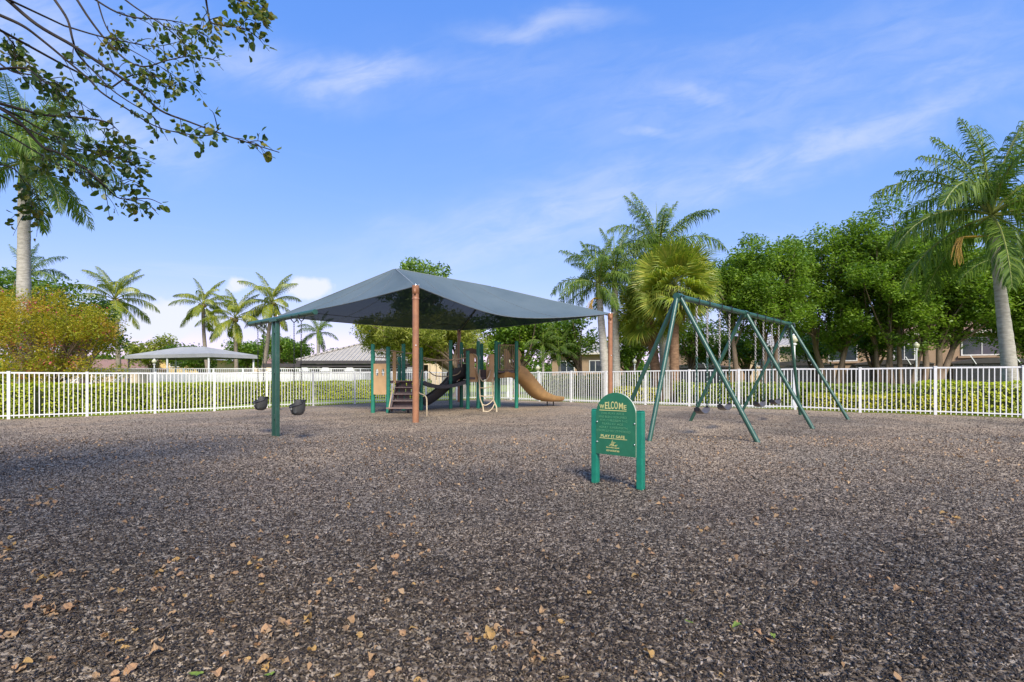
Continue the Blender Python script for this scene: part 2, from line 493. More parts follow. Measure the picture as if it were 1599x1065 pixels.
M_wwall = mat('white_render', (0.66, 0.655, 0.62), (0.56, 0.555, 0.52), 3, 0.8, 0.1, 40)
M_conc = mat('pale_concrete', (0.52, 0.49, 0.43), (0.42, 0.395, 0.345), 3, 0.9, 0.3, 50, 0.2)
M_lamp = mat('lamp_globe_glass', (0.62, 0.60, 0.40), (0.52, 0.50, 0.32), 5, 0.25)
M_mulch = mulch_mat()
M_chip = chip_mat()
M_lawn = lawn_mat()

# ------------------------------------------------------------------ mesh helpers
BASE = {}


class MB:
    """Collects shapes that become ONE mesh object."""
    def __init__(s):
        s.v, s.f, s.mi = [], [], []
        s.slot = 0

    def add(s, vs, fs):
        o = len(s.v)
        s.v += [tuple(v) for v in vs]
        s.f += [tuple(i + o for i in f) for f in fs]
        s.mi += [s.slot] * len(fs)

    def box(s, c, size, rz=0.0, M=None):
        hx, hy, hz = size[0] / 2, size[1] / 2, size[2] / 2
        vs = [Vector((x, y, z)) for x in (-hx, hx) for y in (-hy, hy) for z in (-hz, hz)]
        if M is None:
            M = Matrix.Rotation(rz, 3, 'Z')
        vs = [M @ v + Vector(c) for v in vs]
        s.add(vs, [(0, 1, 3, 2), (4, 6, 7, 5), (0, 4, 5, 1), (2, 3, 7, 6), (0, 2, 6, 4), (1, 5, 7, 3)])

    def bar(s, p0, p1, w, h):
        """A rectangular bar from p0 to p1, w wide across and h high."""
        p0, p1 = Vector(p0), Vector(p1)
        d = (p1 - p0)
        L = d.length
        d.normalize()
        side = d.cross(Vector((0, 0, 1)))
        if side.length < 1e-4:
            side = Vector((1, 0, 0))
        side.normalize()
        up = side.cross(d)
        M = Matrix((d, side, up)).transposed()
        s.box((p0 + p1) / 2, (L, w, h), M=M)

    def tube(s, pts, r, n=8, caps=True):
        pts = [Vector(p) for p in pts]
        k = len(pts)
        rs = list(r) if hasattr(r, '__len__') else [r] * k
        vs, fs = [], []
        prev = None
        for i, p in enumerate(pts):
            d = (pts[min(i + 1, k - 1)] - pts[max(i - 1, 0)])
            if d.length < 1e-9:
                d = Vector((0, 0, 1))
            d.normalize()
            if prev is None:
                a = Vector((1, 0, 0)) if abs(d.x) < 0.8 else Vector((0, 1, 0))
                a = (a - d * a.dot(d)).normalized()
            else:
                a = prev - d * prev.dot(d)
                a = a.normalized() if a.length > 1e-6 else Vector((1, 0, 0))
            prev = a
            b = d.cross(a)
            for j in range(n):
                t = 2 * math.pi * j / n
                vs.append(p + (a * math.cos(t) + b * math.sin(t)) * rs[i])
        for i in range(k - 1):
            for j in range(n):
                fs.append((i * n + j, i * n + (j + 1) % n, (i + 1) * n + (j + 1) % n, (i + 1) * n + j))
        s.add(vs, fs)
        if caps:
            s.add(vs[:n], [tuple(reversed(range(n)))])
            s.add(vs[-n:], [tuple(range(n))])

    def prism(s, poly, axis_o, ax, ay, az, depth):
        """Polygon (2D) in the plane o + x*ax + y*ay pushed along az by depth."""
        o, ax, ay, az = Vector(axis_o), Vector(ax), Vector(ay), Vector(az)
        n = len(poly)
        a = [o + ax * p[0] + ay * p[1] for p in poly]
        b = [v + az * depth for v in a]
        s.add(a + b, [tuple(reversed(range(n))), tuple(range(n, 2 * n))] + [(i, (i + 1) % n, n + (i + 1) % n, n + i) for i in range(n)])

    def plate(s, outer, holes, o, ax, ay, az, depth):
        """A plate with real openings: outline and holes in 2D, filled and given thickness."""
        bm = bmesh.new()
        edges = []
        loops = []
        for lp in [outer] + holes:
            vs = [bm.verts.new((p[0], p[1], 0)) for p in lp]
            loops.append(vs)
            edges += [bm.edges.new((vs[i], vs[(i + 1) % len(vs)])) for i in range(len(vs))]
        bmesh.ops.triangle_fill(bm, use_beauty=True, use_dissolve=False, edges=edges)
        bm.verts.index_update()
        o, ax, ay, az = Vector(o), Vector(ax), Vector(ay), Vector(az)
        flat = [o + ax * v.co.x + ay * v.co.y for v in bm.verts]
        tris = [tuple(v.index for v in f.verts) for f in bm.faces]
        n = len(flat)
        fs = [tuple(t) for t in tris] + [tuple(reversed([i + n for i in t])) for t in tris]
        for vs in loops:
            for i in range(len(vs)):
                a, b = vs[i].index, vs[(i + 1) % len(vs)].index
                fs.append((a, b, b + n, a + n))
        s.add(flat + [v + az * depth for v in flat], fs)
        bm.free()

    def strip(s, rows, close=False):
        """Skin a list of equally long point rows."""
        n = len(rows[0])
        vs = [p for r in rows for p in r]
        fs = []
        for i in range(len(rows) - 1):
            for j in range(n if close else n - 1):
                fs.append((i * n + j, i * n + (j + 1) % n, (i + 1) * n + (j + 1) % n, (i + 1) * n + j))
        s.add(vs, fs)

    def mesh(s, name, mats, off=(0, 0, 0), smooth=False):
        me = bpy.data.meshes.new(name)
        ox, oy, oz = off
        me.from_pydata([(v[0] - ox, v[1] - oy, v[2] - oz) for v in s.v], [], s.f)
        for m in (mats if isinstance(mats, (list, tuple)) else [mats]):
            me.materials.append(m)
        if any(s.mi):
            me.polygons.foreach_set('material_index', s.mi)
        if smooth:
            me.polygons.foreach_set('use_smooth', [len(p.vertices) <= 4 for p in me.polygons])
        me.update()
        return me


def np_mesh(name, verts, loops, totals, mats, smooth=False):
    me = bpy.data.meshes.new(name)
    verts = np.asarray(verts, np.float32).reshape(-1, 3)
    loops = np.asarray(loops, np.int32).ravel()
    totals = np.asarray(totals, np.int32).ravel()
    me.vertices.add(len(verts))
    me.vertices.foreach_set('co', verts.ravel())
    me.loops.add(len(loops))
    me.loops.foreach_set('vertex_index', loops)
    me.polygons.add(len(totals))
    starts = np.zeros(len(totals), np.int32)
    starts[1:] = np.cumsum(totals)[:-1]
    me.polygons.foreach_set('loop_start', starts)
    me.polygons.foreach_set('loop_total', totals)
    for m in (mats if isinstance(mats, (list, tuple)) else [mats]):
        me.materials.append(m)
    me.update(calc_edges=True)
    if smooth:
        me.polygons.foreach_set('use_smooth', np.ones(len(totals), bool))
    return me


def tag(o, label=None, cat=None, group=None, kind=None):
    if label:
        o['label'] = label
    if cat:
        o['category'] = cat
    if group:
        o['group'] = group
    if kind:
        o['kind'] = kind
    return o


def thing(name, loc, label, cat, group=None):
    o = bpy.data.objects.new(name, None)
    C.objects.link(o)
    o.location = loc
    o.empty_display_size = 0.2
    BASE[o.name] = tuple(loc)
    return tag(o, label, cat, group)


def part(name, mb, mats, parent, smooth=False, label=None, kind=None, bevel=0.0):
    """Link a collected mesh (world coordinates) as a part or sub-part."""
    base = BASE[parent.name]
    me = mb if isinstance(mb, bpy.types.Mesh) else mb.mesh(name, mats, base, smooth)
    o = bpy.data.objects.new(name, me)
    C.objects.link(o)
    o.parent = parent
    BASE[o.name] = base
    if bevel:
        b = o.modifiers.new('bevel', 'BEVEL')
        b.width = bevel
        b.segments = 2
        b.limit_method = 'ANGLE'
    return tag(o, label, None, None, kind)


def piece(name, me, parent, loc, rot=(0, 0, 0), scale=(1, 1, 1), kind=None):
    """A part that shares its mesh: loc is a world place."""
    base = BASE[parent.name]
    o = bpy.data.objects.new(name, me)
    C.objects.link(o)
    o.parent = parent
    o.location = (loc[0] - base[0], loc[1] - base[1], loc[2] - base[2])
    o.rotation_euler = rot
    o.scale = scale
    BASE[o.name] = base
    return tag(o, None, None, None, kind)


def solo(name, me, label=None, cat=None, group=None, kind=None, loc=(0, 0, 0)):
    o = bpy.data.objects.new(name, me)
    C.objects.link(o)
    o.location = loc
    BASE[o.name] = tuple(loc)
    return tag(o, label, cat, group, kind)


def spline(pts, k=6):
    """Catmull-Rom through the points."""
    pts = [Vector(p) for p in pts]
    q = [pts[0] * 2 - pts[1]] + pts + [pts[-1] * 2 - pts[-2]]
    out = []
    for i in range(1, len(q) - 2):
        for j in range(k):
            t = j / k
            a, b, c, d = q[i - 1], q[i], q[i + 1], q[i + 2]
            out.append(0.5 * ((2 * b) + (c - a) * t + (2 * a - 5 * b + 4 * c - d) * t * t + (3 * b - a - 3 * c + d) * t ** 3))
    out.append(pts[-1])
    return out


def unit(a):
    return a / np.maximum(np.linalg.norm(a, axis=-1, keepdims=True), 1e-9)


def leaf_cloud(centers, size, aspect=0.5, up=0.5, outward=None, fold=0.18):
    """Leaf-shaped quads at the given places: returns verts, loops, totals."""
    n = len(centers)
    nor = rng.normal(size=(n, 3))
    nor = unit(nor)
    nor[:, 2] = np.abs(nor[:, 2]) * 0.8 + up
    if outward is not None:
        nor = nor + outward
    nor = unit(nor)
    ax = unit(np.cross(nor, rng.normal(size=(n, 3))))
    bx = np.cross(nor, ax)
    L = (size * rng.uniform(0.65, 1.3, n))[:, None] if np.isscalar(size) else (size * rng.uniform(0.75, 1.25, n))[:, None]
    Wd = L * aspect
    v = np.empty((n, 4, 3))
    v[:, 0] = centers - ax * L / 2
    v[:, 1] = centers + bx * Wd / 2 + nor * L * fold * 0.5
    v[:, 2] = centers + ax * L / 2 - nor * L * fold * 0.6
    v[:, 3] = centers - bx * Wd / 2 + nor * L * fold * 0.5
    idx = np.arange(n * 4).reshape(n, 4)
    return v.reshape(-1, 3), idx.ravel(), np.full(n, 4)


# ------------------------------------------------------------------ fence lines in plan
FL0, FC, FR0 = Vector((-14.9, 14.5, 0)), Vector((-1.43, 25.74, 0)), Vector((13.71, 13.12, 0))


def fence_y(x):
    if x < FC.x:
        t = (x - FL0.x) / (FC.x - FL0.x)
        return FL0.y + t * (FC.y - FL0.y)
    t = (x - FC.x) / (FR0.x - FC.x)
    return FC.y + t * (FR0.y - FC.y)


# ------------------------------------------------------------------ ground
def make_ground():
    xs = np.unique(np.concatenate([np.arange(-19.6, 18.01, 0.2), [FC.x]]))
    ns = 150
    v = []
    for x in xs:
        ym = fence_y(x) + 0.10
        for j in range(ns):
            y = -14 + (ym + 14) * (j / (ns - 1))
            v.append((x, y, gzf(x, y)))
    nx = len(xs)
    idx = []
    for i in range(nx - 1):
        for j in range(ns - 1):
            a = i * ns + j
            idx.append((a, a + ns, a + ns + 1, a + 1))
    me = np_mesh('ground', v, np.array(idx).ravel(), [4] * len(idx), M_mulch, True)
    solo('ground', me, kind='structure')
    # lawn: one sheet under everything, out to the horizon
    e = np.concatenate([-np.geomspace(900, 30, 14), np.linspace(-27, 27, 91), np.geomspace(30, 900, 14)])
    v = [(x, y, gzf(x, y) * (1 if abs(x) < 30 and -10 < y < 40 else 0) - (0.32 if abs(x) < 19 and -13 < y < fence_y(x) - 1.6 else 0.035)) for x in e for y in e + 12]
    n = len(e)
    idx = [(i * n + j, (i + 1) * n + j, (i + 1) * n + j + 1, i * n + j + 1) for i in range(n - 1) for j in range(n - 1)]
    solo('lawn', np_mesh('lawn', v, np.array(idx).ravel(), [4] * len(idx), M_lawn, True), kind='structure')
    # concrete path just outside the right-hand fence
    d = (FR0 - FC).normalized()
    nrm = Vector((-d.y, d.x, 0))
    if nrm.y < 0:
        nrm = -nrm
    mb = MB()
    rows = []
    for k in range(24):
        p = FC + d * (0.6 + k * 0.56)
        rows.append([p + nrm * 0.35 + Vector((0, 0, gzf(p.x, p.y) + 0.015)), p + nrm * 1.55 + Vector((0, 0, gzf(p.x, p.y) + 0.015))])
    mb.strip(rows)
    mb.strip([[r[0], r[0] - Vector((0, 0, .08))] for r in rows])
    solo('path', mb.mesh('path', M_conc), kind='structure')


make_ground()


def make_chips():
    """Loose rubber crumb: irregular wedges close by, simpler shards farther off."""
    ky, kd, ks = [1.35, 2.2, 3.2, 4.5, 6.0, 8.0, 11.0, 14.0, 17.5], np.log([11500, 8800, 5600, 2900, 1650, 850, 330, 130, 20]), [.70, .74, .82, .92, 1.03, 1.14, 1.24, 1.3, 1.3]
    wedge = (np.array([[-.5, -.5, -.5], [-.5, .5, -.5], [-.5, 0, .5], [.5, -.5, -.5], [.5, .5, -.5], [.5, 0, .5]]), [0, 2, 1, 3, 4, 5, 0, 1, 4, 3, 1, 2, 5, 4, 2, 0, 3, 5], [3, 3, 4, 4, 4])
    shard = (np.array([[-.55, -.35, -.5], [.1, .6, -.5], [.6, -.3, -.5], [.0, .0, .6]]), [0, 1, 3, 1, 2, 3, 2, 0, 3, 0, 2, 1], [3, 3, 3, 3])
    V, LP, TT, off = [], [], [], 0
    for near, (tm, fl, tt) in ((True, wedge), (False, shard)):
        pos, scl = [], []
        for y0, y1 in zip(np.arange(1.35, 17.4, .15), np.arange(1.5, 17.5, .15)):
            den = math.exp(np.interp((y0 + y1) / 2, ky, kd))
            n = int(1.16 * (y1 ** 2 - y0 ** 2) * den)
            y = np.sqrt(rng.uniform(y0 ** 2, y1 ** 2, n))
            sel = (rng.uniform(size=n) < np.clip((3.4 - y) / 1.2, 0, 1)) == near
            y = y[sel]
            n = len(y)
            x = rng.uniform(-1.16, 1.16, n) * y + rng.uniform(-.5, .5, n)
            pos.append(np.stack([x, y, gz(x, y)], 1))
            scl.append(np.interp(y, ky, ks))
        pos, scl = np.concatenate(pos), np.concatenate(scl)
        fy = np.where(pos[:, 0] < FC.x, FL0.y + (pos[:, 0] - FL0.x) / (FC.x - FL0.x) * (FC.y - FL0.y), FC.y + (pos[:, 0] - FC.x) / (FR0.x - FC.x) * (FR0.y - FC.y))
        keep = pos[:, 1] < fy - 0.05
        pos, scl = pos[keep], scl[keep]
        n, k = len(pos), len(tm)
        L = rng.lognormal(math.log(0.0122), 0.40, n) * scl
        Wd = np.minimum(L * 0.85, rng.lognormal(math.log(0.0078), 0.3, n) * scl)
        H = rng.uniform(0.45, 0.85, n) * Wd
        L = L * np.where(rng.uniform(size=n) < .035, 2.3, 1.0)          # a few long shreds
        v = np.repeat(tm[None], n, 0) + rng.normal(scale=0.17, size=(n, k, 3))
        v *= np.stack([L, Wd, H], 1)[:, None]
        yaw, pit, rol = rng.uniform(0, 2 * np.pi, n), rng.normal(0, 0.45, n), rng.normal(0, 0.6, n)
        cx, sx = np.cos(rol)[:, None], np.sin(rol)[:, None]
        y1, z1 = v[..., 1] * cx - v[..., 2] * sx, v[..., 1] * sx + v[..., 2] * cx
        cp, sp = np.cos(pit)[:, None], np.sin(pit)[:, None]
        x2, z2 = v[..., 0] * cp + z1 * sp, -v[..., 0] * sp + z1 * cp
        cy, sy = np.cos(yaw)[:, None], np.sin(yaw)[:, None]
        w = np.stack([x2 * cy - y1 * sy, x2 * sy + y1 * cy, z2], 2) + pos[:, None]
        w[..., 2] += (H * 0.30 + np.abs(np.sin(pit)) * L * 0.25 + rng.uniform(0, 0.007, n))[:, None]
        V.append(w.reshape(-1, 3))
        LP.append((np.arange(n)[:, None] * k + np.array(fl)[None] + off).ravel())
        TT.append(np.tile(tt, n))
        off += n * k
    o = solo('rubber_mulch', np_mesh('rubber_mulch', np.concatenate(V), np.concatenate(LP), np.concatenate(TT), M_chip), kind='stuff')
    tag(o, 'loose dark brown rubber mulch chips covering the playground', 'mulch')


make_chips()

# ------------------------------------------------------------------ fences
FH = 1.42


def picket_mesh(h, w=0.022):
    mb = MB()
    mb.box((0, 0, h / 2), (w, w, h))
    return mb.mesh('picket', M_white)


def fence(A, B, n, first, label, cat, npk=15, h=FH, lo=0.03, skip_first=False):
    d = (B - A) / n
    root = thing('picket_fence', (A.x, A.y, gzf(A.x, A.y)), label, cat)
    pm = picket_mesh(h - 0.06 - lo)
    post = MB()
    post.box((0, 0, h / 2 - 0.1), (0.068, 0.068, h + 0.16))
    post.box((0, 0, h - 0.01), (0.078, 0.078, 0.024))
    post_m = post.mesh('post', M_white)
    ang = math.atan2(d.y, d.x)
    for i in range(first, n + 1):
        p = A + d * i
        if not (skip_first and i == first):
            piece('post', post_m, root, (p.x, p.y, gzf(p.x, p.y)), (0, 0, ang))
        if i == n:
            break
        q = A + d * (i + 1)
        za, zb = gzf(p.x, p.y), gzf(q.x, q.y)
        e = d.normalized() * 0.036
        for nm, zz, hh in (('top_rail', h - 0.045, 0.045), ('bottom_rail', 0.105, 0.034)):
            mb = MB()
            mb.bar(Vector((p.x, p.y, za + zz)) + e, Vector((q.x, q.y, zb + zz)) - e, 0.034, hh)
            part(nm, mb, M_white, root)
        for k in range(1, npk + 1):
            t = k / (npk + 1)
            r = p.lerp(q, t)
            piece('picket', pm, root, (r.x, r.y, za + (zb - za) * t + lo + random.uniform(-.004, .004)), (random.gauss(0, .004), random.gauss(0, .005), ang + random.gauss(0, .03)))
    return root


fence(FL0, FC, 10, -1, 'white metal picket fence on the left, in front of the long clipped hedge', 'fence')
fence(FC, FR0, 11, 0, 'white metal picket fence on the right, behind the green swing frame', 'fence', skip_first=True)
# one more bay past the right edge of the view
fr = [o for o in C.objects if o.name.startswith('picket_fence')][-1]
dd = (FR0 - FC) / 11
mb1, mb2 = MB(), MB()
z0 = gzf(FR0.x, FR0.y)
mb1.bar(FR0 + dd.normalized() * .036 + Vector((0, 0, z0 + FH - .045)), FR0 + dd + Vector((0, 0, z0 + FH - .045)), .034, .045)
mb2.bar(FR0 + dd.normalized() * .036 + Vector((0, 0, z0 + .105)), FR0 + dd + Vector((0, 0, z0 + .105)), .034, .034)
part('top_rail', mb1, M_white, fr)
part('bottom_rail', mb2, M_white, fr)
pk = picket_mesh(FH - 0.09)
for k in range(1, 16):
    r = FR0 + dd * (k / 16)
    piece('picket', pk, fr, (r.x, r.y, z0 + .03), (0, 0, math.atan2(dd.y, dd.x)))


def pool_fence():
    """Second fence farther back: two rails at the top, close pickets, on the pool deck behind the hedge."""
    y = 31.0
    x0, x1 = X_at(104, y), X_at(655, y)
    h = 1.74
    root = thing('pool_fence', (x0, y, 0), 'white double-railed pool fence far behind the left hedge', 'fence')
    n = 12
    dx = (x1 - x0) / n
    for i in range(n + 1):
        mb = MB()
        mb.box((x0 + i * dx, y, h / 2), (0.07, 0.07, h))
        part('post', mb, M_white, root)
    for z in (h - 0.03, h - 0.30):
        mb = MB()
        mb.box(((x0 + x1) / 2, y, z), (x1 - x0, 0.03, 0.045))
        part('rail', mb, M_white, root)
    mb = MB()
    m = int((x1 - x0) / 0.125)
    for k in range(m):
        x = x0 + (k + .5) * (x1 - x0) / m
        mb.box((x, y, h / 2), (0.024, 0.024, h - 0.06))
    part('picket', mb, M_white, root, kind='stuff')
    mb = MB()
    mb.box((X_at(445, 31.9), 31.9, 0.70), (X_at(660, 31.9) - X_at(238, 31.9), 0.16, 1.44))
    mb.box((X_at(445, 31.9), 31.9, 1.445), (X_at(660, 31.9) - X_at(238, 31.9) + .06, 0.22, 0.05))
    solo('pool_wall', mb.mesh('pool_wall', M_wwall), 'low white rendered wall behind the pool fence', 'wall')


pool_fence()

# ------------------------------------------------------------------ shade canopy over the play structure
def make_canopy():
    PF = Vector((-2.32, 11.8, 0))
    PR = Vector((3.37, 16.8, 0))
    PB = Vector((-2.43, 22.5, 0))
    PL = PF + PB - PR + Vector((-.25, 0, 0))
    zc = 3.27
    root = thing('shade_canopy', (-2.4, 17.1, 0), 'large blue grey shade sail on four brown posts over the play structure', 'canopy')
    A = P(617, 419.5, 16.2)
    B = P(768, 447.5, 19.0)
    for c in (PF, PR, PB, PL):
        g = gzf(c.x, c.y)
        mb = MB()
        mb.tube([(c.x, c.y, g - .1), (c.x, c.y, zc - .02)], 0.078, 18)
        post = part('post', mb, M_terra, root, True)
        mb = MB()
        mb.tube([(c.x, c.y, zc - .30), (c.x, c.y, zc - .27), (c.x, c.y, zc - .26), (c.x, c.y, zc - .17), (c.x, c.y, zc - .16), (c.x, c.y, zc + .03)], [.086, .088, .074, .074, .088, .088], 16)
        mb.box((c.x, c.y - .09, zc - .12), (.05, .05, .14))
        part('collar', mb, M_terra, post, True)
        mb = MB()
        mb.tube([(c.x, c.y, zc + .03), (c.x, c.y, zc + .06), (c.x, c.y, zc + .075)], [.03, .028, .01], 10)
        mb.tube([(c.x + .085, c.y - .02, zc + .02), (c.x + .085, c.y - .02, zc + .07)], .012, 6)
        part('cap_bolt', mb, M_bolt, post, True)
        mb = MB()
        mb.tube([(c.x + .02, c.y - .074, 1.86), (c.x + .02, c.y - .092, 1.86)], [.016, .012], 8)
        part('side_bolt', mb, M_white, post, True)
    top = zc + 0.02
    cF, cR, cB, cL = (Vector((c.x, c.y, top)) for c in (PF, PR, PB, PL))

    def edge(a, b, sag, inset, n=22):
        out = []
        mid = Vector((-2.4, 17.1, 0))
        for i in range(n + 1):
            t = i / n
            p = a.lerp(b, t)
            k = 4 * t * (1 - t)
            inw = (mid - Vector((p.x, p.y, 0)))
            inw.z = 0
            inw.normalize()
            out.append(p + inw * inset * k - Vector((0, 0, sag * k)))
        return out

    def face(e, r0, r1, belly, n=10):
        """Between a hem (list) and a ridge run r0 to r1."""
        rows = []
        m = len(e) - 1
        for j in range(n + 1):
            s = j / n
            row = []
            for i in range(m + 1):
                t = i / m
                rp = r0.lerp(r1, t)
                p = e[i].lerp(rp, s)
                k = 4 * s * (1 - s) * (4 * t * (1 - t)) ** 0.5
                pk = .018 * math.sin(i * 1.9 + 2.3 * s) * (1 - s) * (1.2 - 4 * t * (1 - t))
                row.append(p - Vector((0, 0, belly * k + pk)))
            rows.append(row)
        return rows

    mb = MB()
    e_fr, e_rb, e_bl, e_lf = edge(cF, cR, .36, .75), edge(cR, cB, .14, .5), edge(cB, cL, .10, .45), edge(cL, cF, .0, .22)
    faces = [face(e_fr, A, B, .22), face(e_rb, B, B, .10), face(e_bl, B, A, .16), face(e_lf, A, A, .10)]
    for fc in faces:
        mb.strip(fc)
    for i, f in enumerate(mb.f):
        a_, b_, c_ = (Vector(mb.v[k]) for k in f[:3])
        if (b_ - a_).cross(c_ - a_).z < 0:
            mb.f[i] = tuple(reversed(f))
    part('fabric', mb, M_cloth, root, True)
    for a, b in ((cF, A), (cL, A), (cR, B), (cB, B), (A, B)):
        mb = MB()
        dz = Vector((0, 0, -.07))
        mb.tube([a + dz, (a + b) / 2 + dz, b + dz], 0.034 if (a is cB) else 0.016, 8)
        part('rafter', mb, M_scrf, root, True)
    for fc in faces:                                   # stitched joins between the cloth widths
        for i in (5, 11, 17):
            mb = MB()
            mb.tube([r[i] + Vector((0, 0, .003)) for r in fc[:-1]], .007, 5)
            part('stitched_join', mb, mat('hem_cord', (0.12, 0.14, 0.15), None, 8, 0.7), root, True)
    for a, b in ((cF, A), (cL, A), (cR, B), (A, B)):
        mb = MB()
        mb.tube([a.lerp(b, t) + Vector((0, 0, .004)) for t in (.01, .5, .99)], .012, 6)
        part('seam', mb, mat('seam_tape', (0.24, 0.27, 0.28), None, 8, 0.7), root, True)
    for e in (e_fr, e_rb, e_bl, e_lf):
        mb = MB()
        mb.tube(e, 0.014, 6)
        part('hem', mb, mat('hem_cord', (0.12, 0.14, 0.15), None, 8, 0.7), root, True)
    mb = MB()
    q = [e_bl[i].lerp(B.lerp(A, i / (len(e_bl) - 1)), .16) - Vector((0, 0, .07)) for i in range(1, len(e_bl) - 1)]
    mb.tube(q, 0.010, 6)
    part('cable', mb, M_black, root, True)


make_canopy()

# ------------------------------------------------------------------ A-frame swing set
HS = 2.575
SW = dict(a0=(3.086, 9.080), a1=(5.391, 11.348), a2=(7.696, 13.616), A=(2.341, 8.347), C=(4.057, 8.094), B=(2.171, 10.010),
          D=(4.476, 12.278), E=(6.362, 10.361), F=(6.780, 14.546), H=(8.667, 12.629), G=(8.441, 14.349))
SU = Vector((SW['a1'][0] - SW['a0'][0], SW['a1'][1] - SW['a0'][1], 0))
BAYL = SU.length
SUN_ = SU.normalized()
SV = Vector((SUN_.y, -SUN_.x, 0))


def make_swingset():
    a0 = Vector((*SW['a0'], HS))
    root = thing('swing_frame', (SW['a1'][0], SW['a1'][1], 0), 'tall green steel A-frame swing set with two bays', 'swing set')
    mb = MB()
    e = SUN_ * 0.10
    mb.tube([a0 - e, a0 + SU * 2 + e], 0.052, 16)
    part('top_beam', mb, M_green, root, True)
    for k, legs in enumerate((('A', 'B', 'C'), ('D', 'E'), ('F', 'G', 'H'))):
        ap = a0 + SU * k
        mb = MB()
        mb.tube([ap - SUN_ * .09, ap + SUN_ * .09], 0.068, 16)
        mb.box(ap + Vector((0, 0, -.05)), (.16, .10, .12), math.atan2(SUN_.y, SUN_.x))
        cl = part('clamp', mb, M_green, root, True)
        mb = MB()
        for s in (-1, 1):
            for t in (-.05, .05):
                c = ap + SUN_ * t + SV * s * .069
                mb.tube([c, c + SV * s * .022], .016, 6)
                mb.tube([ap + SUN_ * t + Vector((0, 0, .065)), ap + SUN_ * t + Vector((0, 0, .09))], .016, 6)
        part('bolt', mb, M_black, cl)
        for l in legs:
            f = Vector((*SW[l], 0))
            f.z = gzf(f.x, f.y)
            off = {'A': -SUN_ * .06, 'G': SUN_ * .06}.get(l, SV * (.045 if l in 'CEH' else -.045))
            top = ap + off - Vector((0, 0, .03))
            dirn = (f - top).normalized()
            mb = MB()
            mb.tube([top, f + dirn * .12], 0.041, 14)
            part('leg', mb, M_green, root, True)


make_swingset()


def chain_mesh(p0, p1, link=0.062, r=0.0075, R_=0.017):
    """Welded chain between two points, every link a ring."""
    p0, p1 = Vector(p0), Vector(p1)
    d = p1 - p0
    n = max(2, int(d.length / (link * 0.72)))
    d.normalize()
    a = d.orthogonal().normalized()
    b = d.cross(a)
    mb = MB()
    for i in range(n):
        c = p0.lerp(p1, (i + .5) / n)
        s = a if i % 2 else b
        pts = []
        for j in range(9):
            t = 2 * math.pi * j / 8
            pts.append(c + d * math.cos(t) * link * .5 + s * math.sin(t) * R_)
        mb.tube(pts, r, 4, caps=False)
    return mb


def belt_swing(t0, t1, zs, label):
    a0 = Vector((*SW['a0'], HS))
    pa, pb = a0 + SU * t0, a0 + SU * t1
    mid = (pa + pb) / 2
    root = thing('belt_swing', (mid.x, mid.y, zs), label, 'swing', 'belt swings hanging from the A-frame')
    w = (pb - pa).length
    d = SUN_
    ea, eb = mid - d * w * .49 + Vector((0, 0, 0)), mid + d * w * .49
    ea.z = eb.z = zs + .10
    for top, low, s in ((pa, ea, -1), (pb, eb, 1)):
        hang = top - Vector((0, 0, .055))
        mb = MB()
        mb.tube([top + Vector((0, 0, .035)) - SV * .058, hang - SV * .058, hang - Vector((0, 0, .05)), hang + SV * .058, top + Vector((0, 0, .035)) + SV * .058], .011, 6)
        mb.tube([top - SV * .06 + Vector((0, 0, .057)), top + SV * .06 + Vector((0, 0, .057))], .013, 6)
        part('hanger', mb, M_black, root, True)
        h0 = hang - Vector((0, 0, .05))
        m = h0.lerp(low, .50)
        part('chain', chain_mesh(h0, m), M_chain, root, True)
        part('chain', chain_mesh(m, low, r=.0095), M_chaing, root, True, label='green coated lower length of chain')
        mb = MB()
        mb.prism([(-.055, .0), (.055, .0), (.018, .095), (-.018, .095)], low + d * (-s) * .012 - Vector((0, 0, .09)), SV, Vector((0, 0, 1)), d * s, .014)
        part('seat_end', mb, M_black, root)
    n = 14
    rows = []
    for sgn in (1, -1):
        rows_ = []
        for i in range(n + 1):
            t = i / n
            p = ea.lerp(eb, t)
            sag = .115 * (4 * t * (1 - t)) ** .85
            wd = .055 + .035 * (4 * t * (1 - t)) ** .5
            c = p - Vector((0, 0, sag + .03))
            rows_.append([c - SV * wd + Vector((0, 0, .007 * sgn)), c + Vector((0, 0, .007 * sgn - .006)), c + SV * wd + Vector((0, 0, .007 * sgn))])
        rows.append(rows_)
    mb = MB()
    mb.strip(rows[0])
    mb.strip([list(reversed(r)) for r in rows[1]])
    for side in (0, 2):
        mb.strip([[rows[0][i][side], rows[1][i][side]] for i in range(n + 1)])
    part('seat', mb, M_belt, root, True)


belt_swing(.231, .381, .41, 'black belt swing nearest the welcome sign, first in the near bay')
belt_swing(.567, .727, .435, 'black belt swing in the near bay, beside the middle legs')
belt_swing(1.209, 1.378, .425, 'black belt swing in the far bay, just past the middle legs')
belt_swing(1.566, 1.735, .44, 'black belt swing farthest from the welcome sign, next to the fence')

# ------------------------------------------------------------------ toddler swing
TB0, TB1 = Vector((-5.31, 9.94, 2.165)), Vector((-3.275, 8.14, 2.165))


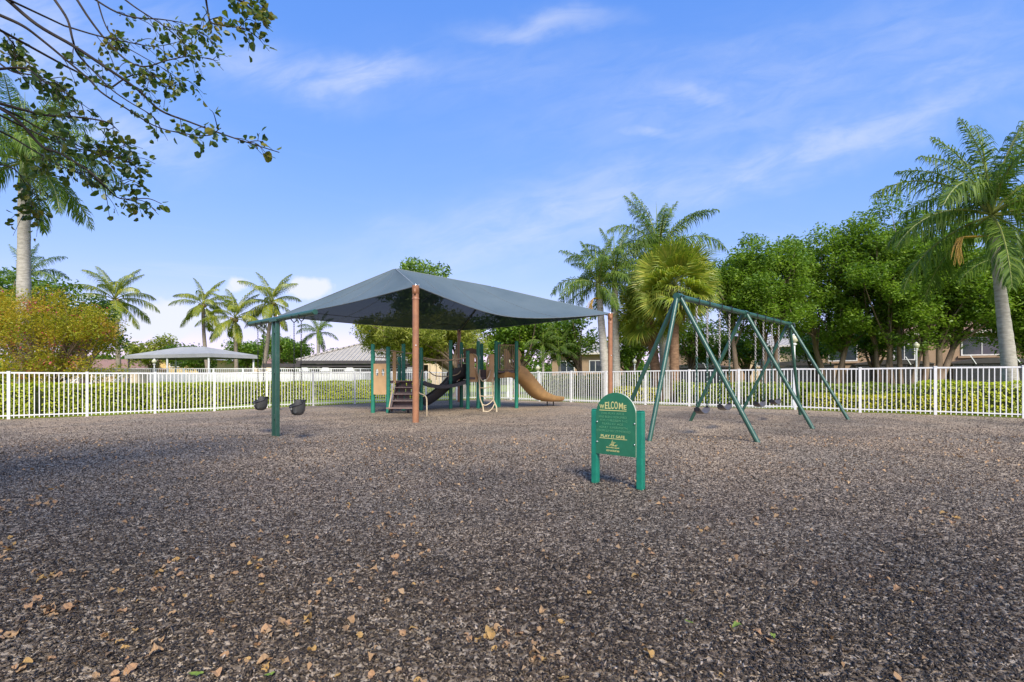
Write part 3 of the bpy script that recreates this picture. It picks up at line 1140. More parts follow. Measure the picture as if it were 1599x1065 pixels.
def make_toddler_frame():
    d = (TB1 - TB0).normalized()
    base = G(433, 682)
    root = thing('toddler_swing_frame', base, 'green T-shaped toddler swing frame with twin posts at left', 'swing set')
    mb = MB()
    mb.tube([TB0, TB1], 0.048, 16)
    beam = part('top_beam', mb, M_green, root, True)
    for e, s in ((TB0, -1), (TB1, 1)):
        mb = MB()
        mb.tube([e + d * s * .001, e + d * s * .018], [.050, .044], 16)
        part('end_cap', mb, M_green, beam, True)
    # the posts stand under the beam where the sight line through their feet meets it
    t = 0.44
    c = TB0.lerp(TB1, t)
    for s in (-.078, .078):
        p = c + d * s
        g = gzf(p.x, p.y)
        mb = MB()
        mb.box((p.x, p.y, (2.13 + g - .15) / 2), (.064, .064, 2.13 - g + .15), math.atan2(d.y, d.x))
        part('post', mb, M_green, root, bevel=.008)
    mb = MB()
    mb.box((c.x, c.y, 2.135), (.30, .12, .035), math.atan2(d.y, d.x))
    for z in (.35, 1.2, 1.95):
        mb.box((c.x, c.y, z), (.045, .05, .09), math.atan2(d.y, d.x))
    part('bracket', mb, M_green, root, bevel=.004)
    return d


TD = make_toddler_frame()
TV = Vector((TD.y, -TD.x, 0))


def bucket_swing(px, t, zs, label):
    c = TB0.lerp(TB1, t)
    root = thing('bucket_swing', (c.x, c.y, zs), label, 'swing', 'toddler bucket swings')
    w = .132
    for s in (-1, 1):
        top = c + TD * s * w * 1.05
        mb = MB()
        mb.tube([top + TV * -.05, top + TV * -.05 - Vector((0, 0, .07)), top - Vector((0, 0, .12)), top + TV * .05 - Vector((0, 0, .07)), top + TV * .05], .010, 6)
        part('hanger', mb, M_black, root, True)
        lo = Vector((c.x, c.y, zs + .23)) + TD * s * w
        part('chain', chain_mesh(top - Vector((0, 0, .11)), lo, .055, .0034, .010), M_black, root, True)
    # bucket shell: rows from rim down to the rounded bottom, front cut lower than the back
    o = Vector((c.x, c.y, zs))
    n = 20
    rows, inner = [], []
    for k, (f, zz) in enumerate(((1.0, None), (.97, .13), (.90, .075), (.72, .025), (.40, .0))):
        r1, r2 = [], []
        for j in range(n):
            a = 2 * math.pi * j / n
            x, y = math.cos(a) * w * f, math.sin(a) * .13 * f
            z = zz if zz is not None else .175 + .065 * (1 if math.sin(a) < -.3 else 0) - .04 * max(0, math.sin(a)) + .025 * abs(math.cos(a))
            r1.append(o + TD * x + TV * y + Vector((0, 0, z)))
            r2.append(o + TD * x * .92 + TV * y * .9 + Vector((0, 0, z + (.0 if k == 0 else .012))))
        rows.append(r1)
        inner.append(r2)
    # two leg openings at the front: leave out the faces there
    mb = MB()
    for rr in (rows, inner):
        vs = [p for r in rr for p in r]
        fs = []
        for i in range(len(rr) - 1):
            for j in range(n):
                a = (j + .5) / n * 360
                if i in (1, 2) and (35 < a < 75 or 105 < a < 145):
                    continue
                fs.append((i * n + j, i * n + (j + 1) % n, (i + 1) * n + (j + 1) % n, (i + 1) * n + j))
        fs.append(tuple(range((len(rr) - 1) * n, len(rr) * n)))
        mb.add(vs, fs)
    mb.strip([rows[0], inner[0]], close=True)
    part('seat', mb, M_seat, root, True)
    mb = MB()
    mb.tube(rows[0] + [rows[0][0]], .011, 6, False)
    part('rim', mb, M_black, root, True)
    mb = MB()
    mb.box(o + TV * .124 + TD * .02 + Vector((0, 0, .13)), (.065, .006, .05), math.atan2(TD.y, TD.x))
    part('tag_plate', mb, M_tag, root)


bucket_swing(409, .19, .44, 'dark grey toddler bucket swing on the far side of the twin posts')
bucket_swing(462, .77, .42, 'dark grey toddler bucket swing on the near side of the twin posts')

# ------------------------------------------------------------------ welcome sign
def make_sign():
    a, b = Vector((0.84, 4.93, 0)), Vector((1.212, 4.615, 0))
    ax = (b - a).normalized()
    Ls = (b - a).length
    nrm = Vector((-ax.y, ax.x, 0))
    if nrm.y > 0:
        nrm = -nrm                                   # faces the camera side
    up = Vector((0, 0, 1))
    root = thing('welcome_sign', (a + b) / 2, 'green arched playground welcome sign on two bright green posts', 'sign')
    for c in (a, b):
        g = gzf(c.x, c.y)
        mb = MB()
        mb.box((c.x, c.y, (.745 + g - .12) / 2), (.068, .068, .745 - g + .12), math.atan2(ax.y, ax.x))
        po = part('post', mb, M_greenp, root, bevel=.012)
        mb = MB()
        mb.box((c.x, c.y, .7485), (.060, .060, .007), math.atan2(ax.y, ax.x))
        part('cap', mb, M_greenp, po, bevel=.003)
    s0, s1 = .030, Ls - .030
    cx, r = (s0 + s1) / 2, (s1 - s0) / 2
    zb, za = .312, .705
    poly = [(s0, zb), (s1, zb)] + [(cx + r * math.cos(t), za + r * math.sin(t)) for t in [math.pi * i / 28 for i in range(29)]]
    o = a + nrm * .038
    mb = MB()
    mb.slot = 0
    n = len(poly)
    fv = [o + ax * p[0] + up * p[1] for p in poly]
    mb.add(fv, [tuple(range(n))])
    bk = [v - nrm * .022 for v in fv]
    mb.add(bk, [tuple(reversed(range(n)))])
    mb.slot = 1
    mb.add(fv + bk, [(i, n + i, n + (i + 1) % n, (i + 1) % n) for i in range(n)])
    panel = part('panel', mb, [M_panel, M_edge], root)
    for sx, z in ((s0 + .012, .628), (s0 + .012, .430), (s1 - .014, .628), (s1 - .014, .430)):
        c = o + ax * sx + up * z + nrm * .001
        mb = MB()
        mb.tube([c, c + nrm * .004, c + nrm * .008], [.009, .008, .003], 10)
        part('bolt', mb, M_bolt, root, True)

    def text(s, x, z, hgt, wid, m, name='lettering', bold=0.0):
        cu = bpy.data.curves.new('t', 'FONT')
        cu.body = s
        cu.extrude = 0.004
        cu.offset = bold
        cu.resolution_u = 3
        ob = bpy.data.objects.new('t', cu)
        C.objects.link(ob)
        dg = bpy.context.evaluated_depsgraph_get()
        me = bpy.data.meshes.new_from_object(ob.evaluated_get(dg))
        bpy.data.objects.remove(ob)
        bpy.data.curves.remove(cu)
        co = np.empty(len(me.vertices) * 3, np.float32)
        me.vertices.foreach_get('co', co)
        co = co.reshape(-1, 3)
        mn, mx = co.min(0), co.max(0)
        q = (co - mn) / np.maximum(mx - mn, 1e-6)
        ox = x - wid / 2
        pts = [o + ax * (ox + p[0] * wid) + up * (z + p[1] * hgt) + nrm * (.0006 + .0016 * p[2]) - root.location for p in q]
        me.vertices.foreach_set('co', np.array([tuple(p) for p in pts], np.float32).ravel())
        me.materials.clear()
        me.materials.append(m)
        me.update()
        ob = bpy.data.objects.new(name, me)
        C.objects.link(ob)
        ob.parent = root
        BASE[ob.name] = BASE[root.name]
        return ob

    sx = lambda px: (px - 929.7) / (1001.2 - 929.7) * Ls
    for ch, p0, p1, hh in (('W', 940.0, 947.4, .042), ('E', 948.8, 953.2, .066), ('L', 954.2, 957.9, .071), ('C', 958.3, 962.8, .075), ('O', 963.8, 969.2, .074), ('M', 971.0, 977.2, .063), ('E', 978.4, 982.6, .043)):
        text(ch, sx((p0 + p1) / 2), .7585, hh, sx(p1) - sx(p0), M_cream, 'letter', .012)
    for z, p0, p1, hh in ((.7445, 939.8, 982.5, .0065), (.470, 940.0, 983.5, .0055)):
        mb = MB()
        c = o + ax * (sx(p0) + sx(p1)) / 2 + up * z + nrm * .001
        mb.box(c, (sx(p1) - sx(p0), .002, hh), math.atan2(ax.y, ax.x))
        part('underline', mb, M_cream, root)
    lines = (('THIS PLAY AREA', .704, 942, 979), ('HAS BEEN DESIGNED', .670, 939, 983), ('FOR CHILDREN 5-12', .636, 941, 984),
             ('YEARS OF AGE', .602, 944, 977.5), ('ADULT SUPERVISION', .568, 939, 984), ('STRONGLY RECOMMENDED', .534, 935, 988.5))
    for s, z, p0, p1 in lines:
        text(s, sx((p0 + p1) / 2), z, .0215, sx(p1) - sx(p0), M_faint)
    text('PLAY IT SAFE', sx(961), .4785, .028, sx(980) - sx(942), M_cream, bold=.01)
    # small leaf-like emblem of five strokes
    mb = MB()
    cx0 = sx(961.5)
    for dx, z0, z1, bend in ((-.040, .400, .418, .5), (-.021, .398, .452, .35), (0.0, .396, .440, -.3), (.016, .398, .436, -.4), (.038, .398, .412, -.5)):
        pts = [o + nrm * .0014 + ax * (cx0 + dx + bend * .03 * math.sin(t * 3) + (.012 if t > .8 else 0)) + up * (z0 + (z1 - z0) * t) for t in [i / 8 for i in range(9)]]
        mb.tube(pts, .0026, 6)
    part('emblem', mb, M_cream, root)
    text('landscape', sx(961.3), .3735, .018, sx(972) - sx(951.5), M_cream, bold=.01)
    text('structures', sx(961.3), .345, .018, sx(972) - sx(951.5), M_cream, bold=.01)


make_sign()

# ------------------------------------------------------------------ play structure
def make_play():
    root = thing('play_structure', (-2.0, 17.2, 0), 'green and tan play structure with slides and climbers under the shade sail', 'play structure')
    UP = Vector((0, 0, 1))

    def post(x, y, top, r=.064):
        g = gzf(x, y)
        mb = MB()
        mb.tube([(x, y, g - .1), (x, y, top - .02)], r, 16)
        p = part('post', mb, M_playgreen, root, True)
        mb = MB()
        mb.tube([(x, y, top - .02), (x, y, top), (x, y, top + .012)], [r * 1.04, r * .95, r * .5], 16)
        part('cap', mb, M_playgreen, p, True)
        mb = MB()
        for z in (.42 * top, .62 * top):
            mb.tube([(x, y, z - .025), (x, y, z + .025)], r * 1.12, 16)
        part('clamp', mb, M_playgreen, p, True)

    posts = dict(p1=(-4.37, 15.4, 2.14), p2=(-3.86, 15.27, 2.05), p3=(-3.63, 16.4, 2.22), p3b=(-4.02, 17.5, 1.84), p4=(-3.08, 16.6, 2.11), p5=(-2.19, 17.5, 2.43),
                 p6=(-1.87, 18.1, 2.40), p7=(-1.55, 17.2, 2.04), p8=(-1.21, 17.5, 2.40), p8b=(-1.13, 18.3, 2.37), p9=(-.577, 17.75, 2.42), p9b=(-.49, 18.3, 2.42), p10=(.165, 17.8, 2.42), p11=(.16, 18.75, 2.42))
    for x, y, h in posts.values():
        post(x, y, h)
    V = {k: Vector((v[0], v[1], 0)) for k, v in posts.items()}

    def deck(pts, z, th=.05):
        mb = MB()
        mb.prism([(p[0], p[1]) for p in pts], (0, 0, z - th), (1, 0, 0), (0, 1, 0), UP, th)
        d = part('deck', mb, M_vinyl, root, bevel=.006)
        mb = MB()
        n = len(pts)
        for i in range(n):
            a, b = Vector((*pts[i][:2], z - .045)), Vector((*pts[(i + 1) % n][:2], z - .045))
            mb.bar(a, b, .03, .075)
        part('deck_rim', mb, M_vinyl, d)

    deck([(-4.33, 15.48), (-3.88, 15.37), (-3.14, 16.55), (-3.35, 17.3), (-4.0, 17.42)], 1.0)
    deck([(-1.50, 17.28), (-1.21, 17.44), (-.63, 17.7), (-.56, 18.5), (-1.13, 18.6), (-1.82, 18.1)], 1.12)
    deck([(-.52, 17.80), (.11, 17.82), (.12, 18.72), (-.46, 18.72)], 1.36)

    # play panel with two oval openings
    o = Vector((-4.33, 15.325, .57))
    ax = (V['p2'] - V['p1']).normalized()
    ay = Vector((-ax.y, ax.x, 0))
    w, h = .435, .96
    out = [(0, 0), (w, 0), (w, h), (0, h)]

    def oval(cx, cz, rx, rz, n=18):
        return [(cx + rx * math.cos(2 * math.pi * i / n), cz + rz * math.sin(2 * math.pi * i / n)) for i in range(n)]

    mb = MB()
    mb.plate(out, [oval(.115, .69, .050, .115), oval(.325, .69, .050, .115)], o, ax, UP, ay, .022)
    part('play_panel', mb, M_tanpanel, root)
    # straight top bars
    for a, b, z in (('p1', 'p2', 1.95), ('p2', 'p3', 1.95), ('p3', 'p4', 1.92)):
        mb = MB()
        mb.tube([V[a] + UP * z, V[b] + UP * z], .020, 10)
        part('top_bar', mb, M_tantube, root, True)
    mb = MB()
    mb.tube(spline([V['p3b'] + UP * 1.55, Vector((-3.95, 16.7, 1.66)), Vector((-3.95, 16.0, 1.72)), V['p1'] + UP * 1.75]), .016, 8)
    part('side_bar', mb, M_tantube, root, True)

    # stepped climber with pierced risers
    x0, x1, yt, yb = -3.70, -3.0, 15.86, 15.10
    st = thing_child('step_climber', root)
    nst = 4
    td = .165
    for i in range(nst):
        z1 = 1.0 - i * .205
        z0 = z1 - .205
        y = yt - i * td
        mb = MB()
        mb.box(((x0 + x1) / 2, y - td / 2, z1 - .013), (x1 - x0 + .02, td + .02, .026))
        part('tread', mb, M_vinyl, st, bevel=.004)
        holes = []
        if i < 3:
            for hx in (.07, .27, .46, .525, .59):
                holes.append([(hx, .05), (hx + .032, .05), (hx + .032, .145), (hx, .145)])
        mb = MB()
        mb.plate([(0, 0), (x1 - x0, 0), (x1 - x0, .185), (0, .185)], holes, (x0, y - .012, z0 - .003), (1, 0, 0), (0, 0, 1), (0, 1, 0), .014)
        part('riser', mb, M_vinyl, st)
        mb = MB()
        mb.box(((x0 + x1) / 2, y - td - .014, z1 - .010), (x1 - x0 + .03, .010, .026))
        part('nosing', mb, mat('nosing_vinyl', (0.24, 0.175, 0.155), None, 10, 0.5), st)
    for x in (x0 - .02, x1 + .02):
        mb = MB()
        mb.bar((x, yt, .93), (x, yb, .10), .03, .17)
        part('stringer', mb, M_vinyl, st)
    mb = MB()
    mb.box(((x0 + x1) / 2 - .04, yb - .06, .165), (x1 - x0 + .16, .36, .04))
    part('landing', mb, mat('landing_vinyl', (0.24, 0.16, 0.13), None, 10, 0.55), st, bevel=.006)
    mb = MB()
    mb.tube([((x0 + x1) / 2 + .15, yb, -.05), ((x0 + x1) / 2 + .15, yb, .11)], .03, 10)
    part('footing', mb, M_black, st, True)
    # tan side board and hand rails
    mb = MB()
    mb.box((-3.745, 15.60, 1.42), (.11, .03, 1.0))
    part('side_board', mb, M_tanpanel, root, bevel=.01)
    mb = MB()
    mb.tube(spline([(-3.745, 15.58, 1.0), (-3.745, 15.45, .80), (-3.745, 15.2, .55), (-3.745, 14.9, .12)]), .020, 8)
    part('handrail', mb, M_tantube, root, True)
    g = G(666.5, 650)
    mb = MB()
    mb.tube(spline([(-3.0, 16.3, 1.35), (-2.93, 15.6, 1.02), P(653.5, 611.6, 14.85), P(662, 617, 14.35), P(666, 622, 14.12), (g.x, g.y, .25), (g.x, g.y, -.05)], 8), .020, 8)
    part('handrail', mb, M_creamtube, root, True)

    # sagging bridge of planks
    bA, bB = Vector((-3.02, 16.75, .99)), Vector((-1.52, 17.25, 1.03))
    br = thing_child('bridge', root)
    bd = (bB - bA)
    bd.z = 0
    bd.normalize()
    bs = Vector((-bd.y, bd.x, 0))

    def bz(t):
        return bA.lerp(bB, t) - UP * (.17 * 4 * t * (1 - t) * (1.25 - .5 * t))

    npk = 11
    for i in range(npk):
        a, b = bz(i / npk + .006), bz((i + 1) / npk - .006)
        mb = MB()
        mb.bar(a + bs * .38 - UP * .02, b + bs * .38 - UP * .02, .78, .045)
        part('plank', mb, M_grey, br)
    for s in (-.02, .79):
        mb = MB()
        for t in range(12):
            mb.bar(bz(t / 12) + bs * s - UP * .05, bz((t + 1) / 12) + bs * s - UP * .05, .03, .125)
        part('edge_board', mb, M_grey, br)
    for s in (0, .76):
        mb = MB()
        pts = [bA.lerp(bB, t) + bs * s + UP * (.80 - .10 * 4 * t * (1 - t)) for t in [i / 12 for i in range(13)]]
        mb.tube(pts, .019, 8)
        part('handrail', mb, M_tantube, root, True)
    mb = MB()
    mb.tube(spline([P(720.5, 553, 17.75), P(720.8, 566, 17.75), P(720, 577, 17.7), P(715, 584, 17.6), P(703, 587.3, 17.5), P(690, 587.8, 17.45), P(678, 586, 17.45), P(670, 580, 17.45)]), .019, 8)
    part('loop_rail', mb, M_creamtube, root, True)
    # low barrier bars behind the bridge
    mb = MB()
    for k in range(7):
        p = bA.lerp(bB, (k + .5) / 7) + bs * .79
        mb.tube([p + UP * .02, p + UP * .70], .010, 6)
    part('barrier_bars', mb, M_tantube, root, True)

    def channel(name, path, wid, wall, mats, th=.03, belly=.02):
        """A slide: bed and two walls swept along a path (points with the bed's centre)."""
        path = [Vector(p) for p in path]
        rows_o, rows_i = [], []
        k = len(path)
        for i, p in enumerate(path):
            d = path[min(i + 1, k - 1)] - path[max(i - 1, 0)]
            d.normalize()
            side = Vector((d.y, -d.x, 0)).normalized()
            nrm = side.cross(d)
            if nrm.z < 0:
                nrm = -nrm
            wl = wall(i / (k - 1))
            w2 = wid / 2
            bl = belly * (1 - .75 * (i / (k - 1)) ** 2)
            outer = [p - side * (w2 + th + .03) + nrm * wl, p - side * (w2 + th + .02) + nrm * .02, p - side * (w2 * .86) - nrm * (th + bl * .62), p - side * (w2 * .45) - nrm * (th + bl), p - nrm * (th + bl * 1.05), p + side * (w2 * .45) - nrm * (th + bl), p + side * (w2 * .86) - nrm * (th + bl * .62), p + side * (w2 + th + .02) + nrm * .02, p + side * (w2 + th + .03) + nrm * wl]
            inner = [p - side * (w2 + .01) + nrm * wl, p - side * w2 + nrm * .07, p - side * (w2 * .86) + nrm * .02, p - side * (w2 * .45), p, p + side * (w2 * .45), p + side * (w2 * .86) + nrm * .02, p + side * w2 + nrm * .07, p + side * (w2 + .01) + nrm * wl]
            rows_o.append(outer)
            rows_i.append(inner)
        mb = MB()
        mb.strip(rows_i)
        mb.strip([list(reversed(r)) for r in rows_o])
        for e in (0, -1):
            mb.strip([[rows_o[i][e], rows_i[i][e]] for i in range(k)])
        for e in (0, -1):
            mb.strip([rows_o[e], rows_i[e]])
        return part(name, mb, mats, root, True)

    # tan slide, running away to the right
    d = Vector((.76, .65, 0)).normalized()
    s0 = Vector((-.12, 18.18, 1.36))
    pts = []
    prof = [(-.42, 1.25), (-.1, 1.27), (.22, 1.26), (.45, 1.18), (.75, .98), (1.1, .66), (1.45, .40), (1.75, .30), (2.1, .235), (2.62, .21)]
    for t, z in prof:
        p = s0 + d * t
        pts.append((p.x, p.y, z))
    sl = channel('slide', spline(pts, 5), .58, lambda t: .03 if t < .22 else (.30 if t < .36 else .27 - .14 * max(0, t - .6) / .4), M_tan, belly=.13)
    mb = MB()
    for t, z in ((2.0, .18), (2.35, .17)):
        p = s0 + d * t
        mb.tube([(p.x, p.y, -.05), (p.x, p.y, z)], .022, 8)
    part('slide_foot', mb, M_black, sl, True)
    mb = MB()
    hs = Vector((d.y, -d.x, 0))
    for s in (-1, 1):
        q = s0 + d * .05 + hs * s * .30
        poly = [(0, 0), (.30, 0), (.26, .22), (.22, .42), (.30, .60), (.24, .74), (.10, .84), (0, .86)]
        mb.prism(poly, Vector((q.x, q.y, 1.34)), d, UP, hs * s, .03)
    part('slide_hood', mb, M_tan, sl, bevel=.01)

    # dark slide at the back, running down to the left
    p0, p1 = Vector((-1.85, 18.05, 1.12)), Vector((-3.05, 17.65, .16))
    pts = [p0, p0.lerp(p1, .14) + UP * .10, p0.lerp(p1, .4) + UP * .0, p0.lerp(p1, .7) - UP * .04, p0.lerp(p1, .9) - UP * .02, p1, p1 + (p1 - p0) * .12 + UP * .095]
    ds = channel('slide', spline(pts, 5), .62, lambda t: .26 if t > .2 else .36, M_grey)
    ds['label'] = 'dark grey slide at the back'
    mb = MB()
    mb.box((-1.84, 18.0, 1.36), (.24, .5, .50), .3)
    part('slide_hood', mb, M_black, ds, bevel=.03)
    # entry panels either side of the climber
    mb = MB()
    out = [(0, 0), (.30, 0), (.30, .55), (.285, .80), (.22, .95), (.10, 1.0), (0, 1.0)]
    mb.plate(out, [[(.19, .50), (.25, .50), (.25, .74), (.215, .84), (.19, .86)]], (-1.50, 17.30, .95), Vector((.94, .34, 0)).normalized(), UP, Vector((-.34, .94, 0)), .022)
    part('entry_panel', mb, M_tanpanel, root)
    mb = MB()
    out = [(0, 0), (.29, 0), (.29, 1.0), (.19, 1.0), (.07, .95), (.015, .80), (0, .55)]
    mb.plate(out, [[(.05, .55), (.10, .55), (.10, .86), (.075, .82), (.05, .72)]], (-.92, 17.55, .95), Vector((.90, .30, 0)).normalized(), UP, Vector((-.30, .90, 0)), .022)
    part('entry_panel', mb, M_tanpanel, root)
    mb = MB()
    mb.tube(spline([P(739, 552.5, 17.3), P(743.5, 554.5, 17.3), P(745.3, 560, 17.3), P(745.3, 572, 17.3), P(745.8, 580, 17.25)]), .017, 8)
    part('grab_rail', mb, M_creamtube, root, True)
    mb = MB()
    mb.tube(spline([P(767, 553, 17.5), P(763, 556, 17.5), P(761.5, 561, 17.5), P(761.3, 571, 17.5)]), .017, 8)
    part('grab_rail', mb, M_creamtube, root, True)
    # brown scoop at the climber's head
    mb = MB()
    rows = []
    for i in range(9):
        a = math.pi * i / 8
        rows.append([P(754 - 11.5 * math.cos(a), 577 + 16.5 * math.sin(a) ** .8, 17.35) + Vector((0, q, 0)) for q in (0, .10, .28)])
    mb.strip(rows)
    top = [r[2] for r in rows]
    mb.add(top, [tuple(range(len(top)))])
    part('scoop', mb, M_brown, root, True)
    # tube climber
    cl = thing_child('loop_climber', root)
    left = spline([P(744.5, 578.5, 17.3), P(747.5, 588, 17.0), P(748.6, 598, 16.8), P(749, 612, 16.55), P(750, 623, 16.3), P(752.5, 630, 16.05), P(754.3, 636, 15.95), P(754.8, 644.5, 15.85)], 6)
    right = spline([P(768.8, 592, 17.3), P(769.3, 604, 16.9), P(769.4, 616, 16.55), P(770.5, 624, 16.25), P(773, 630.5, 16.05), P(775.2, 636, 15.95), P(775.8, 644.5, 15.85)], 6)
    for q in (left, right):
        mb = MB()
        mb.tube(q, .024, 8)
        part('side_rail', mb, M_creamtube, cl, True)
    mb = MB()
    mb.tube(spline([P(749, 577, 17.2), P(749.2, 588, 17.15), P(753, 594.5, 17.1), P(758, 594.5, 17.1), P(763, 588, 17.15), P(765.5, 578.5, 17.2)]), .022, 8)
    part('loop_rail', mb, M_creamtube, cl, True)
    for rung in ([P(749, 605.5, 16.75), P(758, 605.8, 16.72), P(769.3, 603, 16.75)], [P(749.4, 618, 16.45), P(758, 619, 16.42), P(769.5, 617.5, 16.45)],
                 [P(752.5, 631, 16.05), P(758, 633, 16.05), P(765, 629.5, 16.1), P(769.5, 625, 16.2)], [P(754.6, 642, 15.9), P(762, 642.6, 15.9), P(768, 638.5, 15.95), P(772, 631, 16.05)]):
        mb = MB()
        mb.tube(spline(rung), .018, 8)
        part('rung', mb, M_creamtube, cl, True)
    # barred barrier on the high deck
    mb = MB()
    z0, z1 = 1.40, 2.29
    a, b = Vector((-.49, 17.79, 0)), Vector((.085, 17.83, 0))
    for p, q in ((a + UP * z0, b + UP * z0), (a + UP * z1, b + UP * z1)):
        mb.tube([p, q], .018, 8)
    fr = [a + UP * z0, a + UP * z1]
    mb.tube(fr, .018, 8)
    mb.tube([b + UP * z0, b + UP * z1], .018, 8)
    M_barr = mat('tan_barrier', (0.34, 0.235, 0.14), None, 8, 0.5)
    ba = part('barrier', mb, M_barr, root, True)
    for k in range(1, 9):
        p = a.lerp(b, k / 9)
        mb = MB()
        mb.tube([p + UP * z0, p + UP * z1], .010, 6)
        part('bar', mb, M_barr, ba, True)
    mb = MB()
    for (p, q) in (((-.49, 18.62), (.10, 18.62)),):
        for k in range(9):
            c = Vector((*p, 0)).lerp(Vector((*q, 0)), k / 8)
            mb.tube([c + UP * z0, c + UP * z1], .012, 6)
    part('back_barrier', mb, M_vinyl, root, True)
    # dark roofed arch panel between the middle posts
    mb = MB()
    out = [(0, 0), (.62, 0), (.62, .40), (.50, .52), (.31, .56), (.12, .52), (0, .40)]
    mb.plate(out, [[(.14, .06), (.48, .06), (.44, .30), (.31, .36), (.18, .30)]], (-1.80, 18.2, 1.65), Vector((.93, .25, 0)), UP, Vector((-.25, .93, 0)), .02)
    part('arch_panel', mb, mat('brown_panel', (0.15, 0.095, 0.065), None, 6, 0.6), root)


def thing_child(name, parent):
    """An Empty between a thing and its pieces (a part that has sub-parts)."""
    o = bpy.data.objects.new(name, None)
    C.objects.link(o)
    o.parent = parent
    o.empty_display_size = .1
    BASE[o.name] = BASE[parent.name]
    return o


make_play()

# ------------------------------------------------------------------ plants
def hedge(pts, w, h, leafm, label, n_m2=600, size=.085, core=.82, group=None, wob=.05, name='hedge'):
    """A clipped hedge along a polyline: twiggy body with leaves all over its faces."""
    pts = [Vector((p[0], p[1], 0)) for p in pts]
    root = thing(name, (pts[0].x, pts[0].y, gzf(pts[0].x, pts[0].y)), label, 'hedge', group)
    seg = []
    for a, b in zip(pts[:-1], pts[1:]):
        n = max(1, int((b - a).length / .5))
        seg += [a.lerp(b, i / n) for i in range(n)]
    seg.append(pts[-1])
    rows = []
    for i, p in enumerate(seg):
        d = (seg[min(i + 1, len(seg) - 1)] - seg[max(i - 1, 0)]).normalized()
        s = Vector((-d.y, d.x, 0))
        hh = h * core + random.uniform(-.03, .02)
        ww = w / 2 * core
        z = gzf(p.x, p.y)
        rows.append([p - s * ww + Vector((0, 0, z)), p - s * ww * .98 + Vector((0, 0, z + hh * .9)), p - s * ww * .7 + Vector((0, 0, z + hh)), p + s * ww * .7 + Vector((0, 0, z + hh)), p + s * ww * .98 + Vector((0, 0, z + hh * .9)), p + s * ww + Vector((0, 0, z))])
    mb = MB()
    mb.strip(rows)
    mb.add(rows[0], [tuple(range(6))])
    mb.add(rows[-1], [tuple(reversed(range(6)))])
    part('twigs', mb, M_hcore, root)
    cs, outs = [], []
    for a, b in zip(pts[:-1], pts[1:]):
        L = (b - a).length
        d = (b - a).normalized()
        s = Vector((-d.y, d.x, 0))
        for face, area in (('l', L * h), ('r', L * h), ('t', L * w)):
            n = int(area * n_m2)
            t = rng.uniform(0, 1, n)
            base = np.array(a)[None] + np.outer(t, np.array(b - a))
            if face == 't':
                q = rng.uniform(-.5, .5, n) * w
                z = h + rng.normal(0, wob * .6, n) + wob * np.sin(t * L * 3.1) * .6
                o = np.tile([0, 0, 1.2], (n, 1))
            else:
                sg = -1 if face == 'l' else 1
                z = rng.uniform(.02, 1, n) * h
                q = sg * (w / 2) * (1 - .10 * (z / h) ** 3) + rng.normal(0, wob, n)
                o = np.outer(np.full(n, sg * 1.1), np.array(s))
            p = base + np.outer(q, np.array(s))
            p[:, 2] = z + gz(p[:, 0], p[:, 1])
            cs.append(p)
            outs.append(o)
    for e, sg in ((pts[0], -1), (pts[-1], 1)):
        d = (pts[1] - pts[0]).normalized() if sg < 0 else (pts[-1] - pts[-2]).normalized()
        s = Vector((-d.y, d.x, 0))
        n = int(w * h * n_m2)
        q, z = rng.uniform(-.5, .5, n) * w, rng.uniform(0, 1, n) * h
        p = np.array(e)[None] + np.outer(q, np.array(s)) + np.outer(rng.normal(0, wob, n), np.array(d))
        p[:, 2] = z + gzf(e.x, e.y)
        cs.append(p)
        outs.append(np.outer(np.full(n, sg * 1.1), np.array(d)))
    cs = np.concatenate(cs) - np.array(BASE[root.name])
    v, l, t = leaf_cloud(cs, size, .55, .25, np.concatenate(outs))
    me = np_mesh('foliage', v, l, t, leafm)
    part('foliage', me, None, root)
    return root


hedge([(-17.3, 14.4), (-15.6, 16.0), (-14.55, 20.0), (-12.65, 27.6), (-9.3, 28.6), (-4.9, 29.4)], .8, .99, M_hedge, 'long clipped yellow green hedge behind the left fence', 900, .085)
hedge([(10.6, 17.55), (14.2, 15.0)], .55, .50, M_lime, 'low lime green hedge strip just outside the right fence', 700, .07)
hedge([(13.3, 16.0), (18.6, 12.2)], .9, .95, M_hedge, 'yellow topped hedge round the foot of the tall right palm', 520, .08)
hedge([(7.6, 22.2), (11.5, 20.0), (16.2, 17.3)], .8, .84, M_hedged, 'dark green hedge in front of the screened patios', 420, .09)
hedge([(5.1, 24.2), (6.9, 23.4)], .9, .62, M_lime, 'short boxy lime hedge between the sign and the palm trunks', 500, .08)
hedge([(1.2, 33.5), (9.5, 31.5)], 1.0, 1.25, M_hedged, 'dark hedge at the back of the lawn, right of the slide', 260, .12)


